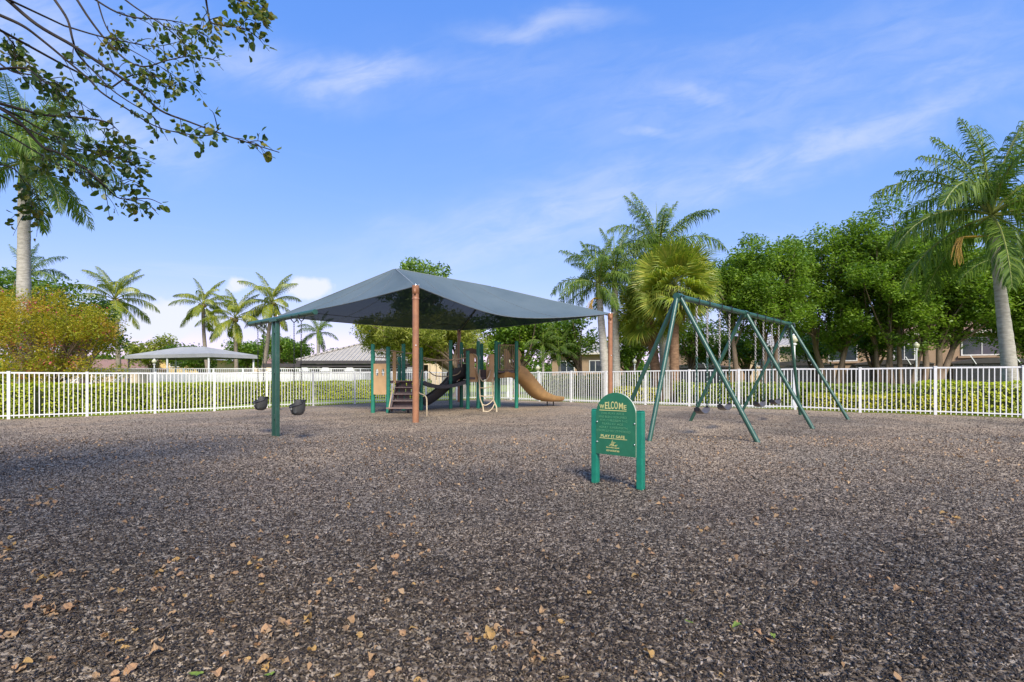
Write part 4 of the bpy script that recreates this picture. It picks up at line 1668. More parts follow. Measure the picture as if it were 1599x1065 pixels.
def canopy_tree(name, label, base, clumps, trunk_pts, leafm, barkm=None, leaf=.17, per=170, seed=1, r0=.25, flat=.75, aspect=.5, group=None, stems=None, up=.55, limb_share=.5, extra=None):
    """trunk and limbs as tapered tubes, crown as thousands of leaves gathered in clumps."""
    rs = np.random.default_rng(seed)
    rr = random.Random(seed)
    base = Vector(base)
    root = thing(name, base, label, 'tree', group)
    barkm = barkm or M_bark
    clumps = np.asarray(clumps, float)
    stems = stems or [trunk_pts]
    mb = MB()
    tops = []
    for st in stems:
        sp = spline(st, 5)
        k = len(sp)
        mb.tube(sp, [r0 / len(stems) ** .45 * (1.25 if i == 0 else 1) * (1 - .62 * i / (k - 1)) for i in range(k)], 10)
        tops.append((sp, r0 / len(stems) ** .45))
    part('trunk', mb, barkm, root, True)
    mb = MB()
    for c in clumps:
        if rr.random() > limb_share:
            continue
        cv = Vector(c[:3])
        sp, r = min(tops, key=lambda q: (q[0][-1] - cv).length)
        i = rr.randint(len(sp) // 2, len(sp) - 1)
        a = sp[i]
        m = a.lerp(cv, .5) + Vector((rr.uniform(-.3, .3), rr.uniform(-.3, .3), rr.uniform(-.15, .45)))
        q = spline([a, m, cv], 4)
        rb = r * (1 - .62 * i / (len(sp) - 1)) * .55
        mb.tube(q, [rb * (1 - .8 * j / (len(q) - 1)) for j in range(len(q))], 6)
    if mb.v:
        part('limb', mb, barkm, root, True)
    cs = []
    for c in clumps:
        R0 = c[3]
        n = int(per * (R0 / .8) ** 2)
        d = unit(rs.normal(size=(n, 3)))
        rad = R0 * rs.uniform(.25, 1.0, n) ** .55 * (1 + .28 * np.sin(d[:, 0] * 5 + c[0]) * np.cos(d[:, 1] * 4 + c[1]))
        p = d * rad[:, None]
        p[:, 2] *= flat
        cs.append(p + c[:3])
    cs = np.concatenate(cs) - np.array(base)
    v, l, t = leaf_cloud(cs, leaf, aspect, up)
    part('crown', np_mesh('crown', v, l, t, leafm), None, root)
    if extra:
        extra(root, clumps, rs)
    return root


def clump_set(cx, cy, cz, rx, ry, rz, n, rmin, rmax, seed, shell=.55, floor=None):
    rs = np.random.default_rng(seed)
    d = unit(rs.normal(size=(n, 3)))
    rad = rs.uniform(shell, 1.0, n)
    p = d * rad[:, None] * np.array([rx, ry, rz]) + np.array([cx, cy, cz])
    if floor is not None:
        p[:, 2] = np.where(p[:, 2] < floor, floor + rs.uniform(0, .8, n), p[:, 2])
    return np.concatenate([p, rs.uniform(rmin, rmax, n)[:, None]], 1)


def big_ficus(px, ytop, ybot, rpx, Y, seed, label, stems_px, name='ficus_tree', n=95, leafm=None):
    x = X_at(px, Y)
    ybot += 26
    zt, zb = HC + (HY - ytop) / F * Y, HC + (HY - ybot) / F * Y
    rx = rpx / F * Y
    cz, rz = (zt + zb) / 2 - .2, (zt - zb) / 2
    cl = clump_set(x, Y, cz, rx * 1.22, rx * .95, rz * 1.04, int(n * 1.5), .42, 1.1, seed, .3)
    stems = []
    rr = random.Random(seed)
    for bx, tx in stems_px:
        b = Vector((X_at(bx, Y), Y + rr.uniform(-.5, .3), 0))
        t = Vector((X_at(tx, Y), Y + rr.uniform(-1.0, .8), cz + rz * .15))
        m = b.lerp(t, .45) + Vector((rr.uniform(-.3, .3), 0, .2))
        stems.append([b - Vector((0, 0, .1)), b.lerp(m, .5) + Vector((rr.uniform(-.12, .12), 0, 0)), m, t])
    canopy_tree(name, label, (x, Y, 0), cl, None, leafm or M_ficus, leaf=.18, per=335, seed=seed, r0=.33, stems=stems, group='big leafy trees in front of the tan houses')


big_ficus(1180, 352, 512, 74, 29.5, 21, 'broad leafy tree just right of the fan palms, behind the swing beam', [(1150, 1130), (1188, 1190), (1212, 1222)])
big_ficus(1292, 345, 522, 82, 31.0, 22, 'broad leafy tree above the far end of the swing frame', [(1292, 1255), (1298, 1330), (1320, 1290)])
big_ficus(1392, 312, 522, 84, 29.0, 23, 'tallest broad leafy tree, with many splayed trunks left of the tall right palm', [(1385, 1345), (1396, 1372), (1400, 1405), (1408, 1450), (1382, 1420)], n=120)
big_ficus(1500, 345, 503, 78, 28.0, 24, 'broad leafy tree directly behind the tall right palm', [(1440, 1480), (1452, 1500), (1446, 1540)])
big_ficus(1640, 380, 525, 85, 27.0, 25, 'leafy tree at the right edge, behind the palm trunk', [(1625, 1640), (1640, 1600)])


def mid_tree(px, ytop, ybot, rpx, Y, seed, label, leafm, trunk_px, leaf=.2, n=60, group=None, r0=.28, name='leafy_tree', aspect=.5, up=.55, rmin=.55, rmax=.95, per=160, ry=.8):
    x = X_at(px, Y)
    zt, zb = HC + (HY - ytop) / F * Y, HC + (HY - ybot) / F * Y
    rx = rpx / F * Y
    cz, rz = (zt + zb) / 2, (zt - zb) / 2
    cl = clump_set(x, Y, cz, rx, rx * ry, rz, n, rmin, rmax, seed, .3)
    tx = X_at(trunk_px, Y)
    st = [[(tx, Y, -.1), (tx + .1, Y, zb * .6), (x * .5 + tx * .5, Y, cz)]]
    return canopy_tree(name, label, (tx, Y, 0), cl, None, leafm, leaf=leaf, per=per, seed=seed, r0=r0, stems=st, group=group, aspect=aspect, up=up)


mid_tree(655, 488, 566, 105, 30.0, 31, 'feathery yellow green tree behind the left half of the play structure', M_willow, 716, .30, 110, None, .36, 'feathery_tree', .20, .3, .5, .95, 420)
mid_tree(800, 478, 566, 72, 34.0, 32, 'bright green tree behind the barred platform', M_ficus, 806, .24, 75)
mid_tree(880, 480, 572, 56, 35.0, 33, 'dark green tree left of the two white palm trunks', M_dkleaf, 905, .22, 60)
mid_tree(988, 498, 572, 48, 36.0, 34, 'dark shady tree between the white palm trunks and the brown one', M_dkleaf, 985, .22, 50)
mid_tree(1085, 500, 568, 50, 38.0, 35, 'dark tree behind the near end of the swing frame', M_dkleaf, 1075, .22, 50)
mid_tree(452, 521, 572, 46, 46.0, 36, 'round green tree behind the toddler swing posts', M_ficus, 455, .26, 45)
mid_tree(385, 528, 575, 32, 48.0, 37, 'small green tree under the lowest coconut palm', M_ficus, 385, .26, 30)
mid_tree(238, 525, 575, 40, 46.0, 38, 'small light green tree behind the grey pavilion', M_willow, 240, .26, 30)
mid_tree(300, 540, 580, 46, 44.0, 39, 'low dark tree showing under the grey pavilion roof', M_dkleaf, 318, .24, 40)
mid_tree(20, 430, 545, 110, 27.0, 40, 'dark green tree behind the crape myrtle at the left edge', M_dkleaf, 30, .22, 70)
mid_tree(120, 455, 560, 60, 26.5, 41, 'dark green tree behind the right side of the crape myrtle', M_dkleaf, 130, .20, 45)
mid_tree(1160, 515, 574, 46, 36.0, 61, 'low bushy tree screening the cream house, left of the far swing legs', M_dkleaf, 1165, .20, 40)
mid_tree(1268, 512, 570, 40, 36.5, 62, 'low bushy tree behind the white lamp post at the far swing leg', M_ficus, 1270, .20, 36)
mid_tree(1365, 508, 560, 44, 33.0, 63, 'leafy undergrowth tree between the wide window and the splayed trunks', M_dkleaf, 1362, .20, 40)
mid_tree(545, 545, 580, 40, 47.0, 42, 'low green tree behind the pool house roof', M_ficus, 545, .26, 30)


mid_tree(652, 406, 520, 62, 38.0, 43, 'round leafy tree whose top shows above the peak of the shade canopy', M_ficus, 655, .42, 60, aspect=.26, up=.25, per=130)


def crape_extra(root, clumps, rs):
    cs = []
    for c in clumps[rs.uniform(size=len(clumps)) < .34]:
        n = 26
        p = rs.normal(scale=.11, size=(n, 3)) + c[:3] + unit(rs.normal(size=3)[None])[0] * c[3] * .8
        cs.append(p)
    cs = np.concatenate(cs) - np.array(BASE[root.name])
    v, l, t = leaf_cloud(cs, .06, .8, .3)
    part('blossom', np_mesh('blossom', v, l, t, M_pink), None, root)


Yc = 18.2
ccl = np.concatenate([clump_set(X_at(60, Yc), Yc, HC + (HY - 508) / F * Yc, 2.3, 1.6, 1.45, 85, .34, .55, 51, .25, 1.2), clump_set(X_at(150, Yc), Yc - .2, HC + (HY - 520) / F * Yc, 1.2, 1.1, 1.1, 45, .28, .48, 52, .3, 1.1),
                      clump_set(X_at(-20, Yc), Yc, HC + (HY - 500) / F * Yc, 1.6, 1.4, 1.5, 40, .34, .55, 53, .3, 1.2)])
ccl = np.concatenate([ccl, clump_set(X_at(85, Yc), Yc - .3, 1.35, 2.6, 1.2, .75, 60, .28, .46, 55, .3, .95)])
canopy_tree('crape_myrtle', 'orange tinged crape myrtle with pink blossoms behind the left fence', (X_at(70, Yc), Yc, -.1), ccl, None, M_crape, leaf=.092, per=430, seed=54, r0=.16, flat=.8, aspect=.42,
            stems=[[(X_at(70, Yc) + dx, Yc, -.2), (X_at(70, Yc) + dx * 2, Yc, .9), (X_at(70, Yc) + dx * 6, Yc + dy, 2.6)] for dx, dy in ((-.14, .3), (0, -.3), (.13, .2), (.22, -.2), (-.25, 0))], extra=crape_extra)

# ------------------------------------------------------------------ palms
def frond_mesh(name, L, elev, droop, nl, ll, lw, leafm, plumose=.35, hang=.5, power=1.25, start=.16, seed=0):
    """One feather frond along +X: bent midrib with leaflets down both sides."""
    rr = random.Random(seed)
    ns = 12
    rach = []
    p = Vector((0, 0, 0))
    for i in range(ns + 1):
        rach.append(p.copy())
        s = i / ns
        a = elev - droop * s ** power
        p = p + Vector((math.cos(a), 0, math.sin(a))) * (L / ns)
    mb = MB()
    mb.slot = 1
    mb.tube(rach, [.034 * (1 - .85 * i / ns) * (L / 3.2) + .004 for i in range(ns + 1)], 4)
    mb.slot = 0
    for k in range(nl):
        s = start + (1 - start) * (k + .5) / nl
        f = s * ns
        i = min(int(f), ns - 1)
        c = rach[i].lerp(rach[i + 1], f - i)
        T = (rach[i + 1] - rach[i]).normalized()
        for sg in (-1, 1):
            lat = Vector((0, sg, 0))
            N = T.cross(lat) * sg
            if N.z < 0:
                N = -N
            prof = (math.sin(math.pi * min(1, (s - start) / (1 - start) * .86 + .14)) ** .6) * (.78 + .22 * rr.random())
            ln = ll * max(.25, prof)
            ph = rr.uniform(-plumose, plumose)
            dirn = (T * (.45 + .5 * s) + lat * .9 + N * math.sin(ph) * 1.1).normalized()
            wv = T.cross(dirn).cross(dirn).normalized() * lw * .5
            mid = c + dirn * ln * .5 - Vector((0, 0, hang * ln * .16))
            tip = c + dirn * ln * (.98 - .25 * hang) - Vector((0, 0, hang * ln * .62))
            mb.add([c + wv * .6, c - wv * .6, mid + wv, mid - wv, tip], [(0, 1, 3, 2), (2, 3, 4)])
    return mb.mesh(name, [leafm, M_rachis])


def fan_mesh(name, pet, rad, nseg, leafm, seed=0, spread=2.9):
    """One fan leaf along +X: stalk and a pleated fan whose strips droop at the tips."""
    rr = random.Random(seed)
    mb = MB()
    mb.slot = 1
    pts = [Vector((pet * t, 0, .10 * pet * t - .22 * pet * t * t)) for t in (0, .33, .66, 1)]
    mb.tube(pts, [.022, .018, .015, .012], 4)
    mb.slot = 0
    c = pts[-1]
    for k in range(nseg):
        a = (k / (nseg - 1) - .5) * spread
        d = Vector((math.cos(a), math.sin(a), .18 * math.cos(a) - .12 + rr.uniform(-.08, .08)))
        d.normalize()
        s = Vector((-math.sin(a), math.cos(a), 0))
        ln = rad * (.80 + .2 * math.cos(a)) * rr.uniform(.88, 1.08)
        w = ln * spread / nseg * .33
        m1 = c + d * ln * .5
        m2 = c + d * ln * .78 - Vector((0, 0, .05 * ln))
        tip = c + d * ln * .97 - Vector((0, 0, rr.uniform(.16, .38) * ln))
        mb.add([c + s * .004, c - s * .004, m1 + s * w, m1 - s * w, m2 + s * w * .55, m2 - s * w * .55, tip], [(0, 1, 3, 2), (2, 3, 5, 4), (4, 5, 6)])
    return mb.mesh(name, [leafm, M_rachis])


FROND = {}


def frond_set(kind):
    if kind in FROND:
        return FROND[kind]
    if kind == 'royal':
        spec = [(1.40, .60), (1.15, 1.15), (.90, 1.60), (.55, 1.75), (.12, 1.45), (-.35, 1.05)]
        ms = [[frond_mesh('royal_frond', 3.2, e, d, 92, .72, .034, M_royal, 1.0, 1.0, 1.3, .12, 7 * i + j) for j in range(2)] for i, (e, d) in enumerate(spec)]
    else:
        spec = [(1.28, .85), (1.0, 1.3), (.70, 1.45), (.30, 1.35), (-.15, 1.1), (-.65, .65)]
        ms = [[frond_mesh('coconut_frond', 3.2, e, d, 66, .85, .044, M_coco, .32, 1.1, 1.5, .18, 9 * i + j + 100) for j in range(2)] for i, (e, d) in enumerate(spec)]
    FROND[kind] = ms
    return ms


def feather_palm(name, label, kind, base, top, r0, r1, L, n, seed, group, shaft=1.1, bend=None, fruit=False, belly=0.0):
    rr = random.Random(seed)
    base, top = Vector(base), Vector(top)
    root = thing(name, base, label, 'palm tree', group)
    ts = [i / 14 for i in range(15)]
    mid = base.lerp(top, .5) + (Vector(bend) if bend else Vector((0, 0, 0)))
    axis = [base * (1 - t) ** 2 + mid * 2 * t * (1 - t) + top * t * t for t in ts]
    rad = [(r0 + (r1 - r0) * t) * (1 + .25 * math.exp(-t * 14)) + belly * math.exp(-((t - .35) / .22) ** 2) for t in ts]
    axis[0] = axis[0] - Vector((0, 0, .15))
    mb = MB()
    rings = []
    rr_ = []
    fine = []
    for i in range(14):
        for j in range(3):
            t = j / 3
            fine.append(axis[i].lerp(axis[i + 1], t))
            rr_.append((rad[i] + (rad[i + 1] - rad[i]) * t) * (1.03 if j == 0 else .985))
    fine.append(axis[-1])
    rr_.append(rad[-1])
    mb.tube(fine, rr_, 14)
    part('trunk', mb, M_palmt if kind == 'royal' else M_cocot, root, True)
    d = (top - axis[-3]).normalized()
    hub = top
    if shaft > 0:
        mb = MB()
        mb.tube([top, top + d * shaft * .12, top + d * shaft * .4, top + d * shaft * .8, top + d * shaft], [r1 * 1.0, r1 * 1.12, r1 * 1.0, r1 * .72, r1 * .45], 12)
        part('crownshaft', mb, M_shaft, root, True)
        hub = top + d * shaft * .95
    sets = frond_set(kind)
    g = 2.39996
    for k in range(n):
        f = (k + .5) / n
        lvl = min(5, int(f * 6))
        me = sets[lvl][k % 2]
        s = L / 3.2 * rr.uniform(.88, 1.1)
        az = k * g + rr.uniform(-.25, .25) + seed
        if k < 5:                                       # the youngest, steepest leaves spread sideways
            az = (.25, 2.85, .9, 2.3, -.4)[k] + rr.uniform(-.2, .2)
        piece('frond', me, root, hub + Vector((0, 0, .12 * (.5 - f))), (rr.uniform(-.18, .18), rr.uniform(-.12, .12), az), (s, s, s))
    if shaft > 0:
        mb = MB()
        mb.tube([hub, hub + d * L * .45, hub + d * L * .8], [.05, .03, .005], 6)
        part('spear_leaf', mb, M_shaft, root, True)
    if fruit:
        mb = MB()
        for k in range(22):
            a = R(200) + rr.uniform(-.5, .5)
            q0 = top + Vector((0, 0, .05))
            q1 = q0 + Vector((-fruit, -.35 + rr.uniform(-.15, .15), -.12 * fruit))
            q2 = q1 + Vector((math.cos(a) * rr.uniform(.05, .45), rr.uniform(-.3, .1), -rr.uniform(.5, 1.05)))
            mb.tube([q0, q1, q1.lerp(q2, .5) + Vector((-.05, 0, .05)), q2], [.02, .016, .012, .006], 4)
        part('flower_stalk', mb, M_fruit, root, True)
    if kind != 'royal':
        mb = MB()
        for k in range(7):
            a = rr.uniform(0, 6.28)
            c = top + Vector((math.cos(a) * .24, math.sin(a) * .24, -.12 + rr.uniform(-.12, .1)))
            mb.tube([c + Vector((0, 0, -.13)), c + Vector((0, 0, -.09)), c, c + Vector((0, 0, .09)), c + Vector((0, 0, .13))], [.02, .085, .115, .085, .02], 8)
        part('coconut', mb, mat('green_coconut', (0.20, 0.20, 0.04), (0.22, 0.13, 0.04), 2, 0.5), root, True)
    return root


def palm_px(name, label, kind, bx, tx, ty, Y, r0, r1, L, n, seed, group, shaft=1.1, **kw):
    t = P(tx, ty, Y)
    return feather_palm(name, label, kind, (X_at(bx, Y), Y, gzf(X_at(bx, Y), Y) if Y < 40 else 0), t, r0, r1, L, n, seed, group, shaft, **kw)


RG, CG = 'royal palms', 'coconut palms behind the left fence'
palm_px('royal_palm', 'big royal palm with thick grey trunk at the right edge, yellow hedge at its foot', 'royal', 1584, 1552, 370, 17.0, .215, .135, 3.9, 28, 3, RG, .85, fruit=1.5, belly=.02)
palm_px('royal_palm', 'big royal palm at the left edge, behind overhanging branches and crape myrtle', 'royal', 36, 38, 296, 20.0, .25, .19, 3.5, 26, 5, RG, 1.25, belly=.02)
palm_px('royal_palm', 'royal palm with pale trunk just left of the right canopy post', 'royal', 949, 936, 468, 24.0, .25, .15, 2.6, 20, 8, RG, .8, fruit=.35)
palm_px('royal_palm', 'royal palm with pale trunk just right of the right canopy post', 'royal', 963, 960, 450, 25.0, .24, .15, 2.8, 20, 13, RG, .8)
palm_px('royal_palm', 'tallest royal palm in the middle cluster, rising above the fan palms', 'royal', 1040, 1030, 425, 27.0, .27, .17, 3.6, 22, 17, RG, 1.1)
palm_px('royal_palm', 'thin pale palm trunk half hidden by the brown fan palm trunk', 'royal', 1020, 1014, 455, 26.5, .12, .09, 2.0, 12, 19, RG, .5)
palm_px('royal_palm', 'small drooping palm beside the pool house roof', 'royal', 498, 497, 528, 44.0, .17, .15, 2.2, 14, 29, RG, .5)
palm_px('royal_palm', 'palm showing on both sides of the left royal palm trunk', 'royal', 40, 42, 448, 31.0, .2, .14, 2.6, 15, 31, RG, .6)
palm_px('royal_palm', 'young palm with slim trunk behind the top of the tan slide', 'royal', 848, 848, 545, 33.0, .10, .08, 1.7, 12, 37, RG, .4)
palm_px('royal_palm', 'young palm with slim trunk between the slide and the right canopy post', 'royal', 876, 873, 556, 33.0, .11, .08, 1.7, 12, 41, RG, .4)
palm_px('royal_palm', 'palm behind the tall right palm, fronds hanging low by its trunk', 'royal', 1640, 1612, 430, 21.0, .20, .14, 3.0, 16, 43, RG, .8)
palm_px('coconut_palm', 'lone coconut palm above the right side of the crape myrtle', 'coconut', 186, 179, 468, 36.0, .17, .12, 3.0, 20, 47, CG, 0, bend=(.15, 0, 0))
palm_px('coconut_palm', 'leftmost coconut palm of the three behind the grey pavilion', 'coconut', 330, 317, 475, 40.0, .17, .12, 2.6, 19, 53, CG, 0, bend=(-.35, 0, 0))
palm_px('coconut_palm', 'lowest and yellowest coconut palm, between two taller ones', 'coconut', 370, 367, 497, 37.0, .16, .12, 2.8, 20, 59, CG, 0)
palm_px('coconut_palm', 'coconut palm with leaning trunk just left of the toddler swing beam', 'coconut', 404, 424, 472, 38.0, .18, .12, 2.8, 20, 61, CG, 0, bend=(.25, 0, 0))


def fan_palm(label, bx, tx, ty, Y, r, rad, n, seed):
    rr = random.Random(seed)
    b = Vector((X_at(bx, Y), Y, 0))
    t = P(tx, ty, Y)
    root = thing('fan_palm', b, label, 'palm tree', 'fan palms')
    mb = MB()
    k = 26
    mb.tube([b.lerp(t, i / k) - (Vector((0, 0, .15)) if i == 0 else Vector((0, 0, 0))) for i in range(k + 1)], [r * (1.15 - .2 * i / k) * (1.05 if i % 2 else .97) for i in range(k + 1)], 12)
    part('trunk', mb, M_palmb, root, True)
    ms = [fan_mesh('fan_leaf', .75 * rad, rad, 34, M_fan, 200 + i + seed) for i in range(3)]
    dry = fan_mesh('dry_leaf', .5 * rad, rad * .8, 26, M_fandry, 300 + seed)
    for i in range(n):
        f = (i + .5) / n
        el = math.asin(max(-1, min(1, 1 - 1.62 * f)))
        az = i * 2.39996 + rr.uniform(-.2, .2)
        s = rr.uniform(.85, 1.1)
        piece('frond', ms[i % 3], root, t + Vector((0, 0, .25 * (1 - f))), (rr.uniform(-1.35, 1.35), -el, az), (s, s, s))
    for i in range(9):
        piece('dry_frond', dry, root, t - Vector((0, 0, .2)), (rr.uniform(-.5, .5), R(70) + rr.uniform(-.15, .15), i * .7 + seed), (.9, .9, .9))


fan_palm('large yellow green fan palm with round crown behind the swing frame apex', 1053, 1053, 452, 23.0, .20, 1.30, 74, 3)
fan_palm('smaller fan palm with brown trunk just left of the swing frame apex', 1029, 1014, 494, 24.5, .22, 1.2, 56, 9)

# ------------------------------------------------------------------ overhanging tree, upper left
def orchid_tree():
    rr = random.Random(5)
    trunk_base = Vector((-5.6, .4, 0))
    root = thing('orchid_tree', trunk_base, 'sparse round leaved tree whose branches hang into the upper left sky', 'tree')
    mb = MB()
    hub = Vector((-5.2, .7, 2.7))
    mb.tube(spline([trunk_base - Vector((0, 0, .1)), (-5.55, .45, .8), (-5.35, .6, 1.8), hub], 5), [.24 - .004 * i for i in range(16)], 12)
    part('trunk', mb, M_bark, root, True)
    br = [  # (depth, thickness, leafiness, [(px, py) ...])
        (4.3, .016, .45, [(5, -6), (57, 38), (115, 72), (165, 105), (215, 140), (250, 172), (295, 190), (335, 205), (385, 222), (436, 238)]),
        (4.0, .013, .30, [(-4, 22), (35, 40), (65, 62), (105, 95), (140, 125), (158, 144), (195, 168), (250, 200), (320, 212), (345, 200)]),
        (4.5, .012, .22, [(83, -4), (105, 30), (113, 60), (122, 85), (150, 115), (172, 138), (200, 158), (240, 183), (252, 207)]),
        (4.8, .012, .60, [(118, -4), (140, 30), (165, 62), (195, 92), (225, 104), (262, 94), (300, 88), (340, 95)]),
        (5.0, .010, .85, [(140, -6), (180, 18), (215, 28), (250, 30), (292, 38), (318, 55)]),
        (4.6, .009, .60, [(188, -6), (215, 14), (255, 40), (290, 70), (310, 92)]),
        (4.2, .010, .85, [(320, -12), (324, 14), (329, 34), (350, 40), (390, 46)]),
        (3.9, .008, .95, [(330, -16), (360, -4), (385, 4), (404, 12)]),
        (4.4, .011, .30, [(-6, 108), (40, 107), (70, 128), (110, 150), (150, 178)]),
        (4.2, .014, .35, [(-6, 160), (38, 172), (72, 180), (110, 182), (165, 190), (186, 205)]),
        (4.1, .013, .38, [(-6, 165), (30, 190), (65, 228), (95, 240), (140, 268), (165, 292), (188, 310), (230, 310), (252, 318)]),
        (4.3, .009, .85, [(30, 182), (70, 205), (110, 222), (150, 240), (190, 250), (225, 266)]),
        (4.5, .008, .85, [(40, 200), (90, 222), (140, 236), (180, 234), (205, 225)]),
        (4.5, .008, .85, [(20, 215), (70, 245), (115, 268), (160, 282), (215, 290)]),
        (4.6, .008, .8, [(-6, 255), (22, 264), (38, 285), (52, 318), (66, 338)]),
        (4.6, .009, .9, [(-6, 95), (20, 112), (55, 118), (90, 128), (112, 150)]),
        (4.8, .009, .9, [(-6, 40), (14, 60), (30, 80), (42, 98)]),
        (5.0, .008, .8, [(150, -6), (165, 40), (185, 66), (215, 84), (260, 110), (285, 128)]),
        (4.7, .008, .6, [(100, 40), (150, 55), (200, 66), (245, 72), (300, 60)]),
        (4.9, .008, .6, [(172, 138), (205, 118), (240, 118), (262, 135), (280, 125)]),
    ]
    lc, ld, twig = [], [], MB()
    limbs = MB()
    for dep, th, leafy, pxs in br:
        pts = [P(p[0], p[1], dep + .35 * math.sin(i * 1.3 + dep * 9) * (i / len(pxs))) for i, p in enumerate(pxs)]
        sp = spline(pts, 5)
        k = len(sp)
        limbs.tube(sp, [th * (1 - .78 * i / (k - 1)) for i in range(k)], 6)
        m = hub.lerp(sp[0], .55) + Vector((0, -.1, .35))
        lead = spline([hub + Vector((rr.uniform(-.1, .1), 0, rr.uniform(-.6, .1))), m, sp[0]], 5)
        limbs.tube(lead, [th * (2.6 - 1.6 * j / (len(lead) - 1)) for j in range(len(lead))], 6)

        def leaves(line, dens, start):
            n = len(line)
            for i in range(int(n * start), n - 1):
                if rr.random() > dens:
                    continue
                c = line[i].lerp(line[i + 1], rr.random())
                t = (line[i + 1] - line[i]).normalized()
                sd = t.cross(Vector((rr.uniform(-1, 1), rr.uniform(-1, 1), rr.uniform(-1, 1)))).normalized()
                lc.append(c + sd * .034 - Vector((0, 0, .012)))
                ld.append(sd + t * .4)
        leaves(sp, leafy * .5, .25)
        leaves(sp, .75, .70)
        leaves(sp, .6, .70)
        nt = int(4 + (10 if pxs[-1][1] > 95 and pxs[-1][0] < 290 else 5) * leafy)
        for _ in range(nt):
            i = rr.randint(int(k * .22), k - 2)
            t = (sp[i + 1] - sp[i]).normalized()
            v = (t + Vector((rr.uniform(-.9, .9), rr.uniform(-.8, .8), rr.uniform(-.85, .5)))).normalized()
            L = rr.uniform(.10, .34)
            q = spline([sp[i], sp[i] + v * L * .5 + Vector((0, 0, .02)), sp[i] + v * L - Vector((0, 0, .05))], 5)
            twig.tube(q, [.0042 * (1 - .6 * j / (len(q) - 1)) for j in range(len(q))], 4)
            leaves(q, .15 + .6 * leafy, .15)
            if rr.random() < .5:
                v2 = (v + Vector((rr.uniform(-1, 1), rr.uniform(-1, 1), rr.uniform(-1, .4)))).normalized()
                q2 = spline([q[4], q[4] + v2 * L * .3, q[4] + v2 * L * .55 - Vector((0, 0, .04))], 4)
                twig.tube(q2, [.0032, .003, .0028, .0025, .0022, .002, .0018, .0015, .001][:len(q2)], 4)
                leaves(q2, .3 + .6 * leafy, .1)
    part('limb', limbs, M_barkd, root, True)
    part('twig', twig, M_barkd, root, True, kind='stuff')
    # round folded leaves
    mb = MB()
    for c, d in zip(lc, ld):
        d = Vector(d)
        d.z -= .25
        d.normalize()
        nrm = d.cross(Vector((rr.uniform(-1, 1), rr.uniform(-1, 1), rr.uniform(-1, 1)))).normalized()
        s = d.cross(nrm)
        L = rr.lognormvariate(math.log(.052), .22)
        w = L * rr.uniform(.62, .92)
        f = nrm * w * rr.uniform(.1, .35)
        a = [c, c + d * L * .28 + s * w * .48 + f, c + d * L * .70 + s * w * .42 + f, c + d * L * .96 + s * w * .12, c + d * L * .92, c + d * L * .96 - s * w * .12, c + d * L * .70 - s * w * .42 + f, c + d * L * .28 - s * w * .48 + f]
        mb.add(a, [(0, 1, 2, 4), (2, 3, 4), (0, 4, 6, 7), (4, 5, 6)])
    part('foliage', mb, M_orchid, root)
    # unseen crown added above and behind the camera to shade the near ground
    rs = np.random.default_rng(77)
    cl = []
    while len(cl) < 150:
        x, y, z = rs.uniform(-8.5, 6.0), rs.uniform(-5.0, 2.6), rs.uniform(4.2, 6.2)
        if y > .3 and x > -3.2:
            continue
        if y > -.5 and z < HC + .86 * max(y, 0) + 1.7 and abs(x) < 1.1 * max(y, 0) + 1.2:
            continue
        if rs.uniform() > (1.0 if x < -1.0 else .45):
            continue
        cl.append((x, y, z, rs.uniform(.5, .95)))
    cs = []
    for c in cl:
        n = int(150 * (c[3] / .8) ** 2)
        p = unit(rs.normal(size=(n, 3))) * (c[3] * rs.uniform(.2, 1, n) ** .5)[:, None]
        p[:, 2] *= .6
        cs.append(p + np.array(c[:3]))
    cs = np.concatenate(cs)
    y = np.maximum(cs[:, 1], 0)
    ok = ~((cs[:, 1] > .2) & (np.abs(cs[:, 0]) < 1.09 * y + .1) & (cs[:, 2] < HC + .80 * y + .1))
    v, l, t = leaf_cloud(cs[ok] - np.array(trunk_base), .105, .8, .5)
    part('added_shade_crown', np_mesh('added_shade_crown', v, l, t, M_orchid), None, root)
    mb = MB()
    for i, c in enumerate(cl):
        if i % 4 == 0 and c[2] > 4.5 and c[1] < 1.5:
            q = spline([hub, hub.lerp(Vector(c[:3]), .5) + Vector((0, -.3, .5)), Vector(c[:3])], 4)
            mb.tube(q, [.05 * (1 - .8 * j / (len(q) - 1)) for j in range(len(q))], 5)
    part('shade_crown_limb', mb, M_barkd, root, True)


orchid_tree()

